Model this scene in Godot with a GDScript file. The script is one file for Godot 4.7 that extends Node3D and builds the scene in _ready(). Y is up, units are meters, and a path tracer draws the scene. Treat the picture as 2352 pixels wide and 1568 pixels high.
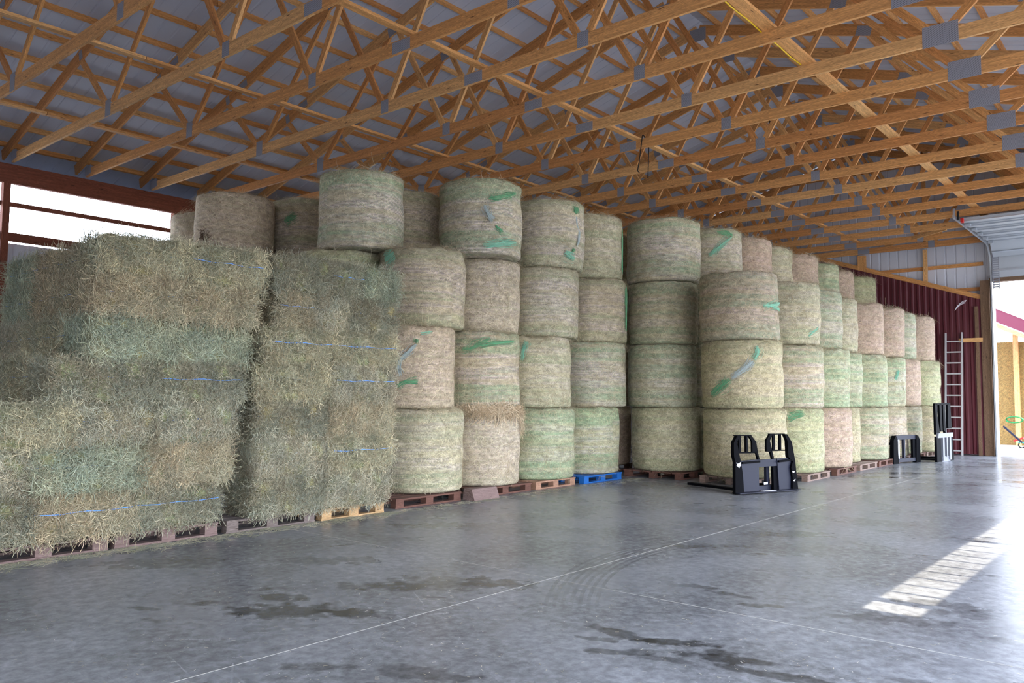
extends Node3D
# A hay barn: x across the span (right wall at +x), y up, -z towards the far gable with the overhead door.

const GABLE := -23.0          # inner face of the far gable
const LEFT := -15.4           # left eave wall
const RIGHT := 1.9            # right eave wall
const RIDGE := -6.8
const PITCH := 0.293
const CHORD := 5.30           # underside of the bottom chords

var rng := RandomNumberGenerator.new()
var noise := FastNoiseLite.new()
var used := {}
var M := {}

func _ready() -> void:
	rng.seed = 7
	# ---------------------------------------------------------------- camera
	var cam := Camera3D.new()
	cam.name = "camera"
	cam.transform = Transform3D(Basis(Vector3(0.763508, 0.007132, -0.645759), Vector3(0.037811, 0.997730, 0.055725), Vector3(0.644691, -0.066964, 0.761505)), Vector3(0, 1.39, 0))
	cam.fov = 45.745
	cam.near = 0.05
	cam.far = 400
	add_child(cam)
	cam.current = true
	# ---------------------------------------------------------------- sky, sun, exposure
	var we := WorldEnvironment.new()
	we.name = "world_environment"
	var env := Environment.new()
	var sky := Sky.new()
	var sm := ProceduralSkyMaterial.new()
	sm.sky_top_color = Color(0.74, 0.80, 0.90)
	sm.sky_horizon_color = Color(0.93, 0.94, 0.96)
	sm.ground_horizon_color = Color(0.72, 0.71, 0.68)
	sm.ground_bottom_color = Color(0.60, 0.58, 0.55)
	sm.energy_multiplier = 14.0
	sky.sky_material = sm
	env.sky = sky
	env.background_mode = Environment.BG_SKY
	env.ambient_light_source = Environment.AMBIENT_SOURCE_SKY
	env.tonemap_mode = Environment.TONE_MAPPER_LINEAR
	env.tonemap_exposure = 1.17
	env.sdfgi_enabled = true
	env.ssao_enabled = true
	env.ssil_enabled = true
	we.environment = env
	add_child(we)
	var sun := DirectionalLight3D.new()
	sun.name = "sun"
	sun.light_color = Color(1.0, 0.96, 0.88)
	sun.light_energy = 3.2
	sun.light_angular_distance = 0.35
	sun.shadow_enabled = true
	sun.sky_mode = DirectionalLight3D.SKY_MODE_LIGHT_ONLY
	sun.transform = Transform3D(Basis.looking_at(Vector3(-1.0, -1.338, 0.0), Vector3(0, 0, 1)), Vector3(20, 30, -8))
	add_child(sun)

	noise.seed = 3
	noise.frequency = 0.01
	make_materials()
	floor_and_ground()
	shell()
	roof()
	trusses()
	gable()
	overhead_door()
	outdoors()
	round_bales()
	square_bales()
	pallets()
	forks()
	small_things()
	chaff()

# ==================================================================== naming
func numbered(called: String) -> String:
	var n: int = used.get(called, 0)
	used[called] = n + 1
	return called if n == 0 else "%s_%03d" % [called, n]

func thing(called: String, label: String, category: String, at := Vector3.ZERO, group := "") -> Node3D:
	var o := Node3D.new()
	o.name = numbered(called)
	o.position = at
	o.set_meta("label", label)
	o.set_meta("category", category)
	if group != "":
		o.set_meta("group", group)
	add_child(o, true)
	return o

func structure(called: String, at := Vector3.ZERO) -> Node3D:
	var o := Node3D.new()
	o.name = called
	o.position = at
	o.set_meta("kind", "structure")
	add_child(o, true)
	return o

func part(parent: Node3D, called: String, mesh: Mesh, mat: Material, at := Vector3.ZERO) -> MeshInstance3D:
	var o := MeshInstance3D.new()
	o.name = called
	o.mesh = mesh
	o.material_override = mat
	o.position = at
	parent.add_child(o, true)
	return o

func stuff(parent: Node3D, called: String, mm: MultiMesh, mat: Material, at := Vector3.ZERO) -> MultiMeshInstance3D:
	var o := MultiMeshInstance3D.new()
	o.name = called
	o.multimesh = mm
	o.material_override = mat
	o.position = at
	o.set_meta("kind", "stuff")
	parent.add_child(o, true)
	return o

func scatter(mesh: Mesh, places: Array, colors: Array) -> MultiMesh:
	var mm := MultiMesh.new()
	mm.transform_format = MultiMesh.TRANSFORM_3D
	mm.use_colors = true
	mm.mesh = mesh
	mm.instance_count = places.size()
	for i in places.size():
		mm.set_instance_transform(i, places[i])
		mm.set_instance_color(i, colors[i])
	return mm

# ==================================================================== shapes
func begin() -> SurfaceTool:
	var st := SurfaceTool.new()
	st.begin(Mesh.PRIMITIVE_TRIANGLES)
	return st

func quad(st: SurfaceTool, a: Vector3, b: Vector3, c: Vector3, d: Vector3, ua := Vector2(0, 0), ub := Vector2(1, 0), uc := Vector2(1, 1), ud := Vector2(0, 1)) -> void:
	# a, b, c, d run anticlockwise seen from outside; front faces are clockwise
	var n := (b - a).cross(c - a)
	if n.length_squared() < 1e-16:
		n = (c - a).cross(d - a)
	n = n.normalized()
	var v := [a, c, b, a, d, c]
	var u := [ua, uc, ub, ua, ud, uc]
	for i in 6:
		st.set_normal(n)
		st.set_uv(u[i])
		st.add_vertex(v[i])

func add_box(st: SurfaceTool, xf: Transform3D, size: Vector3, grain := 0) -> void:
	# grain: the axis along which the texture's u runs; random offset so that boards differ
	var h := size * 0.5
	var off := Vector2(rng.randf(), rng.randf())
	for axis in 3:
		for s in [-1.0, 1.0]:
			var i: int = (axis + 1) % 3
			var j: int = (axis + 2) % 3
			var n := Vector3.ZERO
			n[axis] = s
			var p := []
			var uv := []
			for k in [[-1, -1], [1, -1], [1, 1], [-1, 1]]:
				var q := n * h[axis]
				q[i] = k[0] * h[i]
				q[j] = k[1] * h[j]
				p.append(xf * q)
				var along: int = grain
				if along == axis:
					along = i
				var across: int = 3 - axis - along
				uv.append(off + Vector2(q[along] / 2.1, q[across] / 0.32 + 0.37 * axis))
			if s > 0:
				quad(st, p[0], p[1], p[2], p[3], uv[0], uv[1], uv[2], uv[3])
			else:
				quad(st, p[3], p[2], p[1], p[0], uv[3], uv[2], uv[1], uv[0])

func box(size: Vector3, grain := 0) -> ArrayMesh:
	var st := begin()
	add_box(st, Transform3D.IDENTITY, size, grain)
	return st.commit()

func beam_xf(a: Vector3, b: Vector3, up: Vector3) -> Transform3D:
	var x := (b - a).normalized()
	var z := x.cross(up).normalized()
	var y := z.cross(x)
	return Transform3D(Basis(x, y, z), (a + b) * 0.5)

func add_beam(st: SurfaceTool, a: Vector3, b: Vector3, tall: float, thick: float, up := Vector3.UP) -> void:
	add_box(st, beam_xf(a, b, up), Vector3(a.distance_to(b), tall, thick), 0)

func beam(a: Vector3, b: Vector3, tall: float, thick: float, up := Vector3.UP) -> ArrayMesh:
	var st := begin()
	add_beam(st, a, b, tall, thick, up)
	return st.commit()

func add_tube(st: SurfaceTool, pts: Array, r: float, sides := 6) -> void:
	var ring := []
	for k in pts.size():
		var t: Vector3 = (pts[min(k + 1, pts.size() - 1)] - pts[max(k - 1, 0)]).normalized()
		var up := Vector3.UP if absf(t.y) < 0.9 else Vector3.RIGHT
		var x := t.cross(up).normalized()
		var y := x.cross(t).normalized()
		var row := []
		for s in sides:
			var a := TAU * s / sides
			row.append([pts[k] + (x * cos(a) + y * sin(a)) * r, x * cos(a) + y * sin(a)])
		ring.append(row)
	for k in pts.size() - 1:
		for s in sides:
			var s2 := (s + 1) % sides
			var q := [ring[k][s], ring[k][s2], ring[k + 1][s2], ring[k + 1][s]]
			for i in [0, 1, 2, 0, 2, 3]:
				st.set_normal(q[i][1])
				st.set_uv(Vector2(0, 0))
				st.add_vertex(q[i][0])

func tube(pts: Array, r: float, sides := 6) -> ArrayMesh:
	var st := begin()
	add_tube(st, pts, r, sides)
	return st.commit()

func add_plate(st: SurfaceTool, pts: Array, xf: Transform3D, thick: float) -> void:
	# a flat outline in x, y given a thickness along z
	var poly := PackedVector2Array(pts)
	if not Geometry2D.is_polygon_clockwise(poly):
		poly.reverse()
	var tri := Geometry2D.triangulate_polygon(poly)
	for s: float in [-1.0, 1.0]:
		var n: Vector3 = xf.basis * Vector3(0, 0, s)
		for i in range(0, tri.size(), 3):
			var turn := (poly[tri[i + 1]] - poly[tri[i]]).cross(poly[tri[i + 2]] - poly[tri[i]])
			for k in ([0, 1, 2] if (turn < 0.0) == (s > 0) else [0, 2, 1]):
				var p := poly[tri[i + k]]
				st.set_normal(n)
				st.set_uv(p)
				st.add_vertex(xf * Vector3(p.x, p.y, s * thick * 0.5))
	for i in poly.size():
		var a := poly[i]
		var b := poly[(i + 1) % poly.size()]
		var h := thick * 0.5
		quad(st, xf * Vector3(a.x, a.y, h), xf * Vector3(a.x, a.y, -h), xf * Vector3(b.x, b.y, -h), xf * Vector3(b.x, b.y, h))

func plate(pts: Array, xf: Transform3D, thick: float) -> ArrayMesh:
	var st := begin()
	add_plate(st, pts, xf, thick)
	return st.commit()

func ribbed(w: float, y0: float, yl: float, yr: float, pitch: float, rib: float, half := 0.028) -> ArrayMesh:
	# a steel sheet in x, y: trapezoid ribs stand out by rib along z, top edge from yl to yr
	var xs := [[0.0, 0.0]]
	var c := pitch * 0.5
	while c < w - 0.02:
		xs.append([maxf(c - half, 0.001), 0.0]); xs.append([c - half * 0.45, rib]); xs.append([c + half * 0.45, rib]); xs.append([minf(c + half, w - 0.001), 0.0])
		c += pitch
	xs.append([w, 0.0])
	var st := begin()
	for side in [0.0, 0.0012]:
		for i in xs.size() - 1:
			var a: Array = xs[i]
			var b: Array = xs[i + 1]
			var ta: float = lerpf(yl, yr, a[0] / w)
			var tb: float = lerpf(yl, yr, b[0] / w)
			var p := [Vector3(a[0], y0, a[1] - side), Vector3(b[0], y0, b[1] - side), Vector3(b[0], tb, b[1] - side), Vector3(a[0], ta, a[1] - side)]
			if side == 0.0:
				quad(st, p[0], p[1], p[2], p[3])
			else:
				quad(st, p[3], p[2], p[1], p[0])
	return st.commit()

# ==================================================================== materials
func tex_from(bytes: PackedByteArray, w: int, h: int) -> ImageTexture:
	return ImageTexture.create_from_image(Image.create_from_data(w, h, false, Image.FORMAT_RGB8, bytes))

func solid(c: Color, rough := 0.7, metal := 0.0) -> StandardMaterial3D:
	var m := StandardMaterial3D.new()
	m.albedo_color = c
	m.roughness = rough
	m.metallic = metal
	return m

func wood_texture() -> ImageTexture:
	var w := 512
	var h := 256
	var b := PackedByteArray()
	b.resize(w * h * 3)
	var n1 := FastNoiseLite.new()
	n1.seed = 11
	n1.frequency = 0.02
	n1.fractal_octaves = 3
	var knots := []
	for i in 4:
		knots.append(Vector3(rng.randf() * w, rng.randf() * h, rng.randf_range(3, 6)))
	for y in h:
		for x in w:
			var yy := float(y)
			var dark := 0.0
			for k in knots:
				var dx: float = (x - k.x) / (k.z * 2.6)
				var dy: float = (y - k.y) / k.z
				var d2 := dx * dx + dy * dy
				if d2 < 9.0:
					yy += 7.0 * exp(-d2) * signf(dy)
					dark += exp(-d2 * 3.0)
			var wave := n1.get_noise_2d(x * 0.22, yy * 1.2)
			var ring := sin(wave * 34.0 + yy * 0.20)
			var fine := n1.get_noise_2d(x * 0.9 + 900.0, yy * 22.0)
			var v := 0.86 + 0.09 * ring + 0.10 * fine + 0.10 * wave - 0.55 * minf(dark, 1.0)
			var i := (y * w + x) * 3
			b[i] = clampi(int(255.0 * v), 0, 255)
			b[i + 1] = clampi(int(255.0 * (v - 0.02 - 0.05 * (1.0 - v))), 0, 255)
			b[i + 2] = clampi(int(255.0 * (v - 0.05 - 0.12 * (1.0 - v))), 0, 255)
	return tex_from(b, w, h)

func fibres(b: PackedByteArray, w: int, h: int, count: int, flat: float, lo: int, hi: int, tones: Array, wide := 0) -> void:
	for i in count:
		var x := rng.randf() * w
		var y := rng.randf() * h
		var a := rng.randfn(0.0, flat)
		if rng.randf() < 0.5:
			a += PI
		var turn := rng.randfn(0.0, 0.02)
		var t: Color = tones[rng.randi() % tones.size()]
		var k := rng.randf_range(0.68, 1.22)
		var r := clampi(int(t.r * 255 * k), 0, 255)
		var g := clampi(int(t.g * 255 * k), 0, 255)
		var bl := clampi(int(t.b * 255 * k), 0, 255)
		for s in rng.randi_range(lo, hi):
			x += cos(a)
			y += sin(a)
			a += turn
			for q in wide + 1:
				var j := (posmod(int(y) + q, h) * w + posmod(int(x), w)) * 3
				b[j] = (b[j] + r * 3) >> 2
				b[j + 1] = (b[j + 1] + g * 3) >> 2
				b[j + 2] = (b[j + 2] + bl * 3) >> 2

func bale_texture(sd: int, bands: Array, straw: Color, green: Color, net: float, fibre_mix := 1.0) -> ImageTexture:
	# the wound net and straw of a round bale: u goes round, v up
	var w := 1024
	var h := 352
	var n := FastNoiseLite.new()
	n.seed = sd
	n.frequency = 0.012
	n.fractal_octaves = 4
	var b := PackedByteArray()
	b.resize(w * h * 3)
	var grey := Color(0.715, 0.675, 0.68)
	var nets := PackedFloat32Array()
	nets.resize(w * h)
	for y in h:
		var v := float(y) / h
		for x in w:
			var m := n.get_noise_2d(x * 0.22, y * 1.3)
			var m2 := n.get_noise_2d(x * 0.10 + 700.0, y * 3.0)
			var vv := v + m * 0.03
			var gr := 0.0
			for q in bands:
				var d: float = absf(vv - q[0]) / q[1]
				if d < 1.3:
					gr = maxf(gr, clampf((1.3 - d) / 0.45, 0.0, 1.0) * q[2])
			gr = clampf(gr * (0.72 + m2 * 1.3) + maxf(0.0, m2 - 0.12) * 1.4, 0.0, 1.0)
			var c := straw.lerp(green, gr)
			var nm := clampf((m2 * 0.7 - m * 0.7 + 0.30) * 2.2, 0.0, 1.0) * (1.0 - gr * 0.75) * net
			nets[y * w + x] = nm
			c = c.lerp(grey, nm * 0.42)
			var k := 1.0 + 0.24 * n.get_noise_2d(x * 1.7 + 400.0, y * 3.1)
			var i := (y * w + x) * 3
			b[i] = clampi(int(c.r * k * 255), 0, 255)
			b[i + 1] = clampi(int(c.g * k * 255), 0, 255)
			b[i + 2] = clampi(int(c.b * k * 255), 0, 255)
	var lo := Color(straw.r * 0.66, straw.g * 0.64, straw.b * 0.56)
	fibres(b, w, h, int(10000 * fibre_mix), 0.9, 4, 14, [straw, straw, lo, straw.lerp(green, 0.5), green, Color(straw.r * 1.10, straw.g * 1.1, straw.b * 1.02)])
	for y in h:
		var line := sin(y * TAU / 5.87)
		for x in w:
			var k := 1.0 + nets[y * w + x] * (0.22 * line - 0.02)
			var i := (y * w + x) * 3
			b[i] = mini(int(b[i] * k), 255)
			b[i + 1] = mini(int(b[i + 1] * k), 255)
			b[i + 2] = mini(int(b[i + 2] * (k + 0.02 * nets[y * w + x])), 255)
	fibres(b, w, h, int(2800 * fibre_mix), 1.2, 10, 26, [Color(0.80, 0.76, 0.62), Color(0.77, 0.73, 0.63)])
	return tex_from(b, w, h)

func hay_texture() -> ImageTexture:
	var w := 512
	var b := PackedByteArray()
	b.resize(w * w * 3)
	for i in w * w:
		b[i * 3] = 84
		b[i * 3 + 1] = 84
		b[i * 3 + 2] = 62
	fibres(b, w, w, 16000, 3.0, 18, 50, [Color(0.56, 0.56, 0.42), Color(0.64, 0.61, 0.47), Color(0.50, 0.54, 0.44), Color(0.74, 0.70, 0.55), Color(0.50, 0.43, 0.32), Color(0.60, 0.63, 0.55)], 1)
	return tex_from(b, w, w)

func concrete_maps() -> Array:
	# the first map lies over 9 m by 12 m of the floor seen from the door, the second is fine grain for every 2.2 m
	var w := 1536
	var h := 2048
	var n := FastNoiseLite.new()
	n.seed = 21
	n.frequency = 0.0035
	n.fractal_octaves = 5
	n.fractal_gain = 0.55
	var base := n.get_seamless_image(w, h)
	var src := base.get_data()
	var g := PackedByteArray()
	g.resize(w * h)
	for i in w * h:
		g[i] = 175 + ((src[i] - 128) * 28 >> 7)
	var rag := FastNoiseLite.new()
	rag.seed = 5
	rag.frequency = 0.03
	rag.fractal_octaves = 4
	# [x, z, half length, half width, turn, how dark]
	var spots := [
		[-4.5, -3.15, 0.46, 0.20, 0.75, 0.36], [-4.18, -3.35, 0.26, 0.10, 0.5, 0.30], [-4.85, -3.3, 0.24, 0.10, 0.4, 0.30], [-5.1, -3.42, 0.16, 0.07, 0.9, 0.24], [-5.1, -2.88, 0.18, 0.06, 0.9, 0.24],
		[-5.25, -2.55, 0.12, 0.05, 0.6, 0.26], [-4.95, -2.45, 0.10, 0.04, 0.2, 0.24], [-4.62, -3.95, 0.36, 0.13, 0.7, 0.20], [-4.3, -4.35, 0.6, 0.24, 0.7, 0.20], [-4.05, -4.6, 0.34, 0.16, 0.4, 0.18],
		[-2.62, -4.12, 0.32, 0.07, -0.15, 0.34], [-2.3, -4.2, 0.34, 0.06, 0.5, 0.38], [-2.05, -4.18, 0.12, 0.06, 0.2, 0.32], [-2.45, -3.85, 0.26, 0.06, 0.75, 0.30], [-1.95, -4.12, 0.30, 0.07, 0.35, 0.38], [-1.65, -4.05, 0.34, 0.07, 0.2, 0.34],
		[-2.2, -3.9, 0.2, 0.05, 0.3, 0.22], [-2.7, -3.95, 0.14, 0.05, 0.2, 0.26], [-1.4, -6.15, 0.34, 0.14, 0.3, 0.22], [-1.55, -5.55, 0.34, 0.16, 0.4, 0.20], [-1.15, -6.0, 0.3, 0.12, 0.2, 0.18], [-0.9, -5.5, 0.14, 0.07, 0.2, 0.26],
		[-3.6, -7.0, 0.5, 0.1, 0.8, 0.16], [-2.3, -5.3, 0.18, 0.06, 0.6, 0.26], [-2.6, -5.45, 0.2, 0.05, 0.1, 0.22], [-2.9, -5.5, 0.2, 0.06, 0.3, 0.20], [-3.3, -8.2, 0.5, 0.2, 0.8, 0.14], [-1.5, -9.3, 0.5, 0.22, 0.5, 0.15],
		[-5.6, -4.3, 0.5, 0.2, 0.8, 0.16], [-6.3, -6.2, 0.6, 0.2, 0.8, 0.15], [-6.6, -3.3, 0.5, 0.25, 0.8, 0.15], [-3.0, -2.9, 0.3, 0.1, 0.4, 0.22], [-3.5, -2.6, 0.2, 0.07, 0.7, 0.20], [-1.9, -3.5, 0.16, 0.08, 0.3, 0.26],
	]
	for i in 60:
		spots.append([rng.randf_range(-7.4, -0.4), -rng.randf_range(2.0, 13.0), rng.randf_range(0.04, 0.16), rng.randf_range(0.02, 0.05), rng.randf_range(0.0, 1.2), rng.randf_range(0.10, 0.28)])
	var sx := w / 9.0
	var sz := h / 12.0
	for s in spots:
		var reach: float = s[2] * 1.5
		var cs := cos(s[4])
		var sn := sin(s[4])
		for zz in range(int((-s[1] - reach) * sz), int((-s[1] + reach) * sz)):
			for xx in range(int((s[0] + 8.5 - reach) * sx), int((s[0] + 8.5 + reach) * sx)):
				var dx: float = xx / sx - 8.5 - s[0]
				var dz: float = -zz / sz - s[1]
				var u: float = (dx * cs - dz * sn) / s[2]
				var v: float = (dx * sn + dz * cs) / s[3]
				var e := u * u + v * v
				if e < 2.2:
					var q := clampf((1.0 - e + 1.3 * rag.get_noise_2d(xx, zz)) * 1.5, 0.0, 1.0) * float(s[5]) * 1.05
					if q > 0.0:
						var i: int = posmod(zz, h) * w + posmod(xx, w)
						g[i] = int(g[i] * (1.0 - q))
	# tyre marks: ribbed arcs
	for rib in 7:
		for k in 700:
			var t := k / 700.0
			var px := -4.05 + rib * 0.055 + 0.95 * t * t - 0.25 * t
			var pz := -6.6 + 2.3 * t - rib * 0.02
			var i: int = posmod(int(-pz * sz), h) * w + posmod(int((px + 8.5) * sx), w)
			var q := 0.16 * (1.0 - absf(t - 0.3))
			for e in 5:
				g[i + e] = int(g[i + e] * (1.0 - q * rng.randf()))
	# pale scratches
	for i in 30:
		var px := rng.randf_range(-5.6, -3.6) if i < 18 else rng.randf_range(-7.0, -0.8)
		var pz := -rng.randf_range(2.0, 4.6) if i < 18 else -rng.randf_range(2.0, 9.0)
		var a := rng.randf_range(0.35, 1.0) if i % 3 else rng.randf_range(-0.7, -0.2)
		for k in rng.randi_range(40, 130):
			px += cos(a) * 0.004
			pz -= sin(a) * 0.004
			var j: int = posmod(int(-pz * sz), h) * w + posmod(int((px + 8.5) * sx), w)
			g[j] = mini(255, g[j] + 9)
	var map := ImageTexture.create_from_image(Image.create_from_data(w, h, false, Image.FORMAT_L8, g))
	var d := 1024
	var n2 := FastNoiseLite.new()
	n2.seed = 8
	n2.frequency = 0.02
	n2.fractal_octaves = 5
	n2.fractal_gain = 0.7
	var fine := n2.get_seamless_image(d, d).get_data()
	for i in d * d:
		fine[i] = clampi(220 + ((fine[i] - 128) * 50 >> 7), 0, 255)
	for i in 1500:
		var x := rng.randf() * d
		var y := rng.randf() * d
		var a := rng.randfn(0.6, 0.6)
		var up := rng.randi_range(-26, 26)
		for k in rng.randi_range(4, 46):
			x += cos(a)
			y += sin(a)
			var j := posmod(int(y), d) * d + posmod(int(x), d)
			fine[j] = clampi(fine[j] + up, 0, 255)
	return [map, ImageTexture.create_from_image(Image.create_from_data(d, d, false, Image.FORMAT_L8, fine))]

func make_materials() -> void:
	var wood := wood_texture()
	var tones := [Color(0.93, 0.70, 0.45), Color(0.90, 0.66, 0.41), Color(0.95, 0.75, 0.51), Color(0.87, 0.62, 0.38)]
	for i in tones.size():
		var m := solid(tones[i], 0.72)
		m.albedo_texture = wood
		M["wood%d" % i] = m
	for e in [["stained", Color(0.56, 0.33, 0.26)], ["weathered", Color(0.58, 0.50, 0.47)], ["brownpallet", Color(0.45, 0.31, 0.27)], ["newpallet", Color(0.80, 0.67, 0.50)], ["pinkpallet", Color(0.70, 0.55, 0.47)], ["greypallet", Color(0.50, 0.46, 0.46)], ["jamb", Color(0.50, 0.40, 0.32)], ["mauve", Color(0.55, 0.47, 0.47)]]:
		var m := solid(e[1], 0.85)
		m.albedo_texture = wood
		M[e[0]] = m
	M.blue = solid(Color(0.09, 0.38, 0.68), 0.6)
	# galvanised truss plates: rows of pressed teeth
	var pi := Image.create(64, 64, false, Image.FORMAT_RGB8)
	pi.fill(Color(0.80, 0.80, 0.82))
	for r in 8:
		for c in 4:
			pi.fill_rect(Rect2i(c * 16 + 3 + (r % 2) * 8, r * 8 + 1, 5, 5), Color(0.42, 0.42, 0.45))
	M.galv = solid(Color(0.72, 0.73, 0.76), 0.5, 0.0)
	M.galv.albedo_texture = ImageTexture.create_from_image(pi)
	M.galv.uv1_triplanar = true
	M.galv.uv1_scale = Vector3(12, 12, 12)
	M.zinc = solid(Color(0.72, 0.74, 0.77), 0.35, 0.6)
	M.alu = solid(Color(0.74, 0.74, 0.75), 0.45, 0.3)
	M.roofsteel = solid(Color(0.72, 0.74, 0.80), 0.55)
	M.siding = solid(Color(0.76, 0.77, 0.81), 0.55)
	M.red = solid(Color(0.32, 0.07, 0.12), 0.5)
	M.redtrim = solid(Color(0.42, 0.14, 0.21), 0.6)
	M.doorskin = solid(Color(0.66, 0.68, 0.71), 0.5)
	M.black = solid(Color(0.03, 0.032, 0.05), 0.65)
	M.black.metallic_specular = 0.15
	M.paleworn = solid(Color(0.42, 0.43, 0.47), 0.5)
	M.slate = solid(Color(0.12, 0.13, 0.19), 0.5)
	M.slate.metallic_specular = 0.35
	M.rubber = solid(Color(0.02, 0.02, 0.025), 0.8)
	M.white = solid(Color(0.92, 0.92, 0.94), 0.6)
	M.yellow = solid(Color(0.85, 0.70, 0.10), 0.5)
	M.redplastic = solid(Color(0.75, 0.10, 0.08), 0.5)
	M.twine = solid(Color(0.40, 0.62, 0.92), 0.6)
	M.netgreen = solid(Color(0.30, 0.62, 0.44), 0.6)
	M.netteal = solid(Color(0.50, 0.78, 0.67), 0.6)
	M.netpale = solid(Color(0.68, 0.75, 0.76), 0.6)
	M.gravel = solid(Color(0.54, 0.53, 0.51), 0.95)
	M.osb = solid(Color(0.60, 0.48, 0.35), 0.85)
	M.joint = solid(Color(0.70, 0.69, 0.66), 0.95)
	# straw and hay strands take their colour copy by copy
	M.strand = StandardMaterial3D.new()
	M.strand.vertex_color_use_as_albedo = true
	M.strand.roughness = 0.85
	# round bales
	var s1 := Color(0.665, 0.62, 0.525)
	var g1 := Color(0.555, 0.57, 0.445)
	var tex := [
		bale_texture(1, [[0.93, 0.09, 1.0], [0.08, 0.10, 0.8], [0.62, 0.05, 0.6]], s1, g1, 1.0),
		bale_texture(2, [[0.80, 0.10, 0.9], [0.15, 0.13, 1.0]], s1, Color(0.52, 0.58, 0.455), 1.1),
		bale_texture(3, [[0.90, 0.14, 0.7], [0.30, 0.07, 0.8], [0.10, 0.05, 0.6]], Color(0.66, 0.62, 0.51), g1, 0.7, 1.4),
		bale_texture(4, [[0.95, 0.05, 0.5]], Color(0.675, 0.615, 0.535), Color(0.60, 0.585, 0.47), 0.5, 1.5),
		bale_texture(5, [[0.88, 0.12, 1.0], [0.42, 0.10, 0.9], [0.12, 0.10, 0.9]], Color(0.65, 0.62, 0.52), Color(0.52, 0.575, 0.46), 0.8),
		bale_texture(6, [[0.94, 0.12, 0.9], [0.06, 0.14, 0.9], [0.42, 0.07, 0.5]], Color(0.655, 0.62, 0.50), Color(0.565, 0.575, 0.445), 0.5, 1.5),
	]
	var tint := [Color(1, 1, 1), Color(1.0, 0.98, 0.965), Color(0.97, 1.0, 0.96), Color(0.98, 0.93, 0.935)]
	for i in tex.size():
		for k in tint.size():
			var m := solid(tint[k], 0.9)
			m.albedo_texture = tex[i]
			m.heightmap_enabled = true
			m.heightmap_texture = tex[i]
			m.heightmap_scale = 0.8
			M["bale%d%d" % [i, k]] = m
	var hay := hay_texture()
	M.osb.albedo_color = Color(1.0, 0.82, 0.60)
	M.osb.albedo_texture = hay
	M.osb.uv1_triplanar = true
	var ht := [Color(0.95, 0.94, 0.86), Color(0.88, 0.93, 0.85), Color(0.96, 0.91, 0.82), Color(0.84, 0.86, 0.79)]
	for i in ht.size():
		var m := solid(ht[i], 0.95)
		m.albedo_texture = hay
		m.uv1_triplanar = true
		m.uv1_world_triplanar = true
		m.uv1_scale = Vector3(1.7, 1.7, 1.7)
		m.uv1_triplanar_sharpness = 4.0
		M["hay%d" % i] = m
	var c := concrete_maps()
	var f := solid(Color(0.89, 0.90, 0.92), 0.40)
	f.albedo_texture = c[0]
	f.roughness_texture = c[0]
	f.roughness_texture_channel = BaseMaterial3D.TEXTURE_CHANNEL_RED
	f.detail_enabled = true
	f.detail_albedo = c[1]
	f.detail_blend_mode = BaseMaterial3D.BLEND_MODE_MUL
	f.detail_uv_layer = BaseMaterial3D.DETAIL_UV_2
	f.metallic_specular = 0.30
	M.concrete = f

func any_wood() -> StandardMaterial3D:
	return M["wood%d" % (rng.randi() % 4)]

# ==================================================================== floor, ground
func slab(x0: float, x1: float, z0: float, z1: float, y: float, deep: float) -> ArrayMesh:
	var st := begin()
	var p := [Vector3(x0, y, z0), Vector3(x1, y, z0), Vector3(x1, y, z1), Vector3(x0, y, z1)]
	var q := [Vector3(x0, y - deep, z0), Vector3(x1, y - deep, z0), Vector3(x1, y - deep, z1), Vector3(x0, y - deep, z1)]
	for tri in [[0, 2, 1], [0, 3, 2]]:
		for i in tri:
			var v: Vector3 = p[i]
			st.set_normal(Vector3.UP)
			st.set_uv(Vector2((v.x + 8.5) / 9.0, -v.z / 12.0))
			st.set_uv2(Vector2(v.x, v.z) / 2.2)
			st.add_vertex(v)
	for k in 4:
		var k2 := (k + 1) % 4
		var n: Vector3 = ((p[k] + p[k2]) * 0.5 - (p[0] + p[2]) * 0.5).normalized()
		for v in [p[k], q[k], q[k2], p[k], q[k2], p[k2]]:
			st.set_normal(n)
			st.set_uv(Vector2((v.x + 8.5) / 9.0, -v.z / 12.0))
			st.set_uv2(Vector2(v.x, v.z) / 2.2)
			st.add_vertex(v)
	return st.commit()

func floor_and_ground() -> void:
	var f := structure("floor")
	var xs := [LEFT - 0.2, -9.95, -3.83, RIGHT + 0.3]
	var zs := [6.2, -5.0, -23.4]
	var g := 0.004
	for i in 3:
		for j in 2:
			part(f, "slab", slab(xs[i] + g, xs[i + 1] - g, zs[j] - g, zs[j + 1] + g, 0.0, 0.15), M.concrete)
	# pale chaff lies packed in the sawn joints
	var st := begin()
	for k in 260:
		var z := 2.0 - k * 0.1
		if z > -16.5:
			add_box(st, Transform3D(Basis(), Vector3(-3.83 + rng.randfn(0, 0.0007), -0.004, z)), Vector3(0.005 + rng.randf() * 0.003, 0.0095, 0.1))
	for k in 90:
		var x := -7.4 + k * 0.1
		add_box(st, Transform3D(Basis(), Vector3(x, -0.004, -5.0 + rng.randfn(0, 0.0007))), Vector3(0.1, 0.0095, 0.0055 + rng.randf() * 0.004))
	part(f, "joint_chaff", st.commit(), M.joint).set_meta("kind", "stuff")
	var o := structure("ground")
	part(o, "gravel", slab(-120, 120, 120, -160, -0.17, 0.3), M.gravel)
	part(o, "apron", slab(-30, 60, -23.42, -60, -0.02, 0.14), M.gravel)

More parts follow.
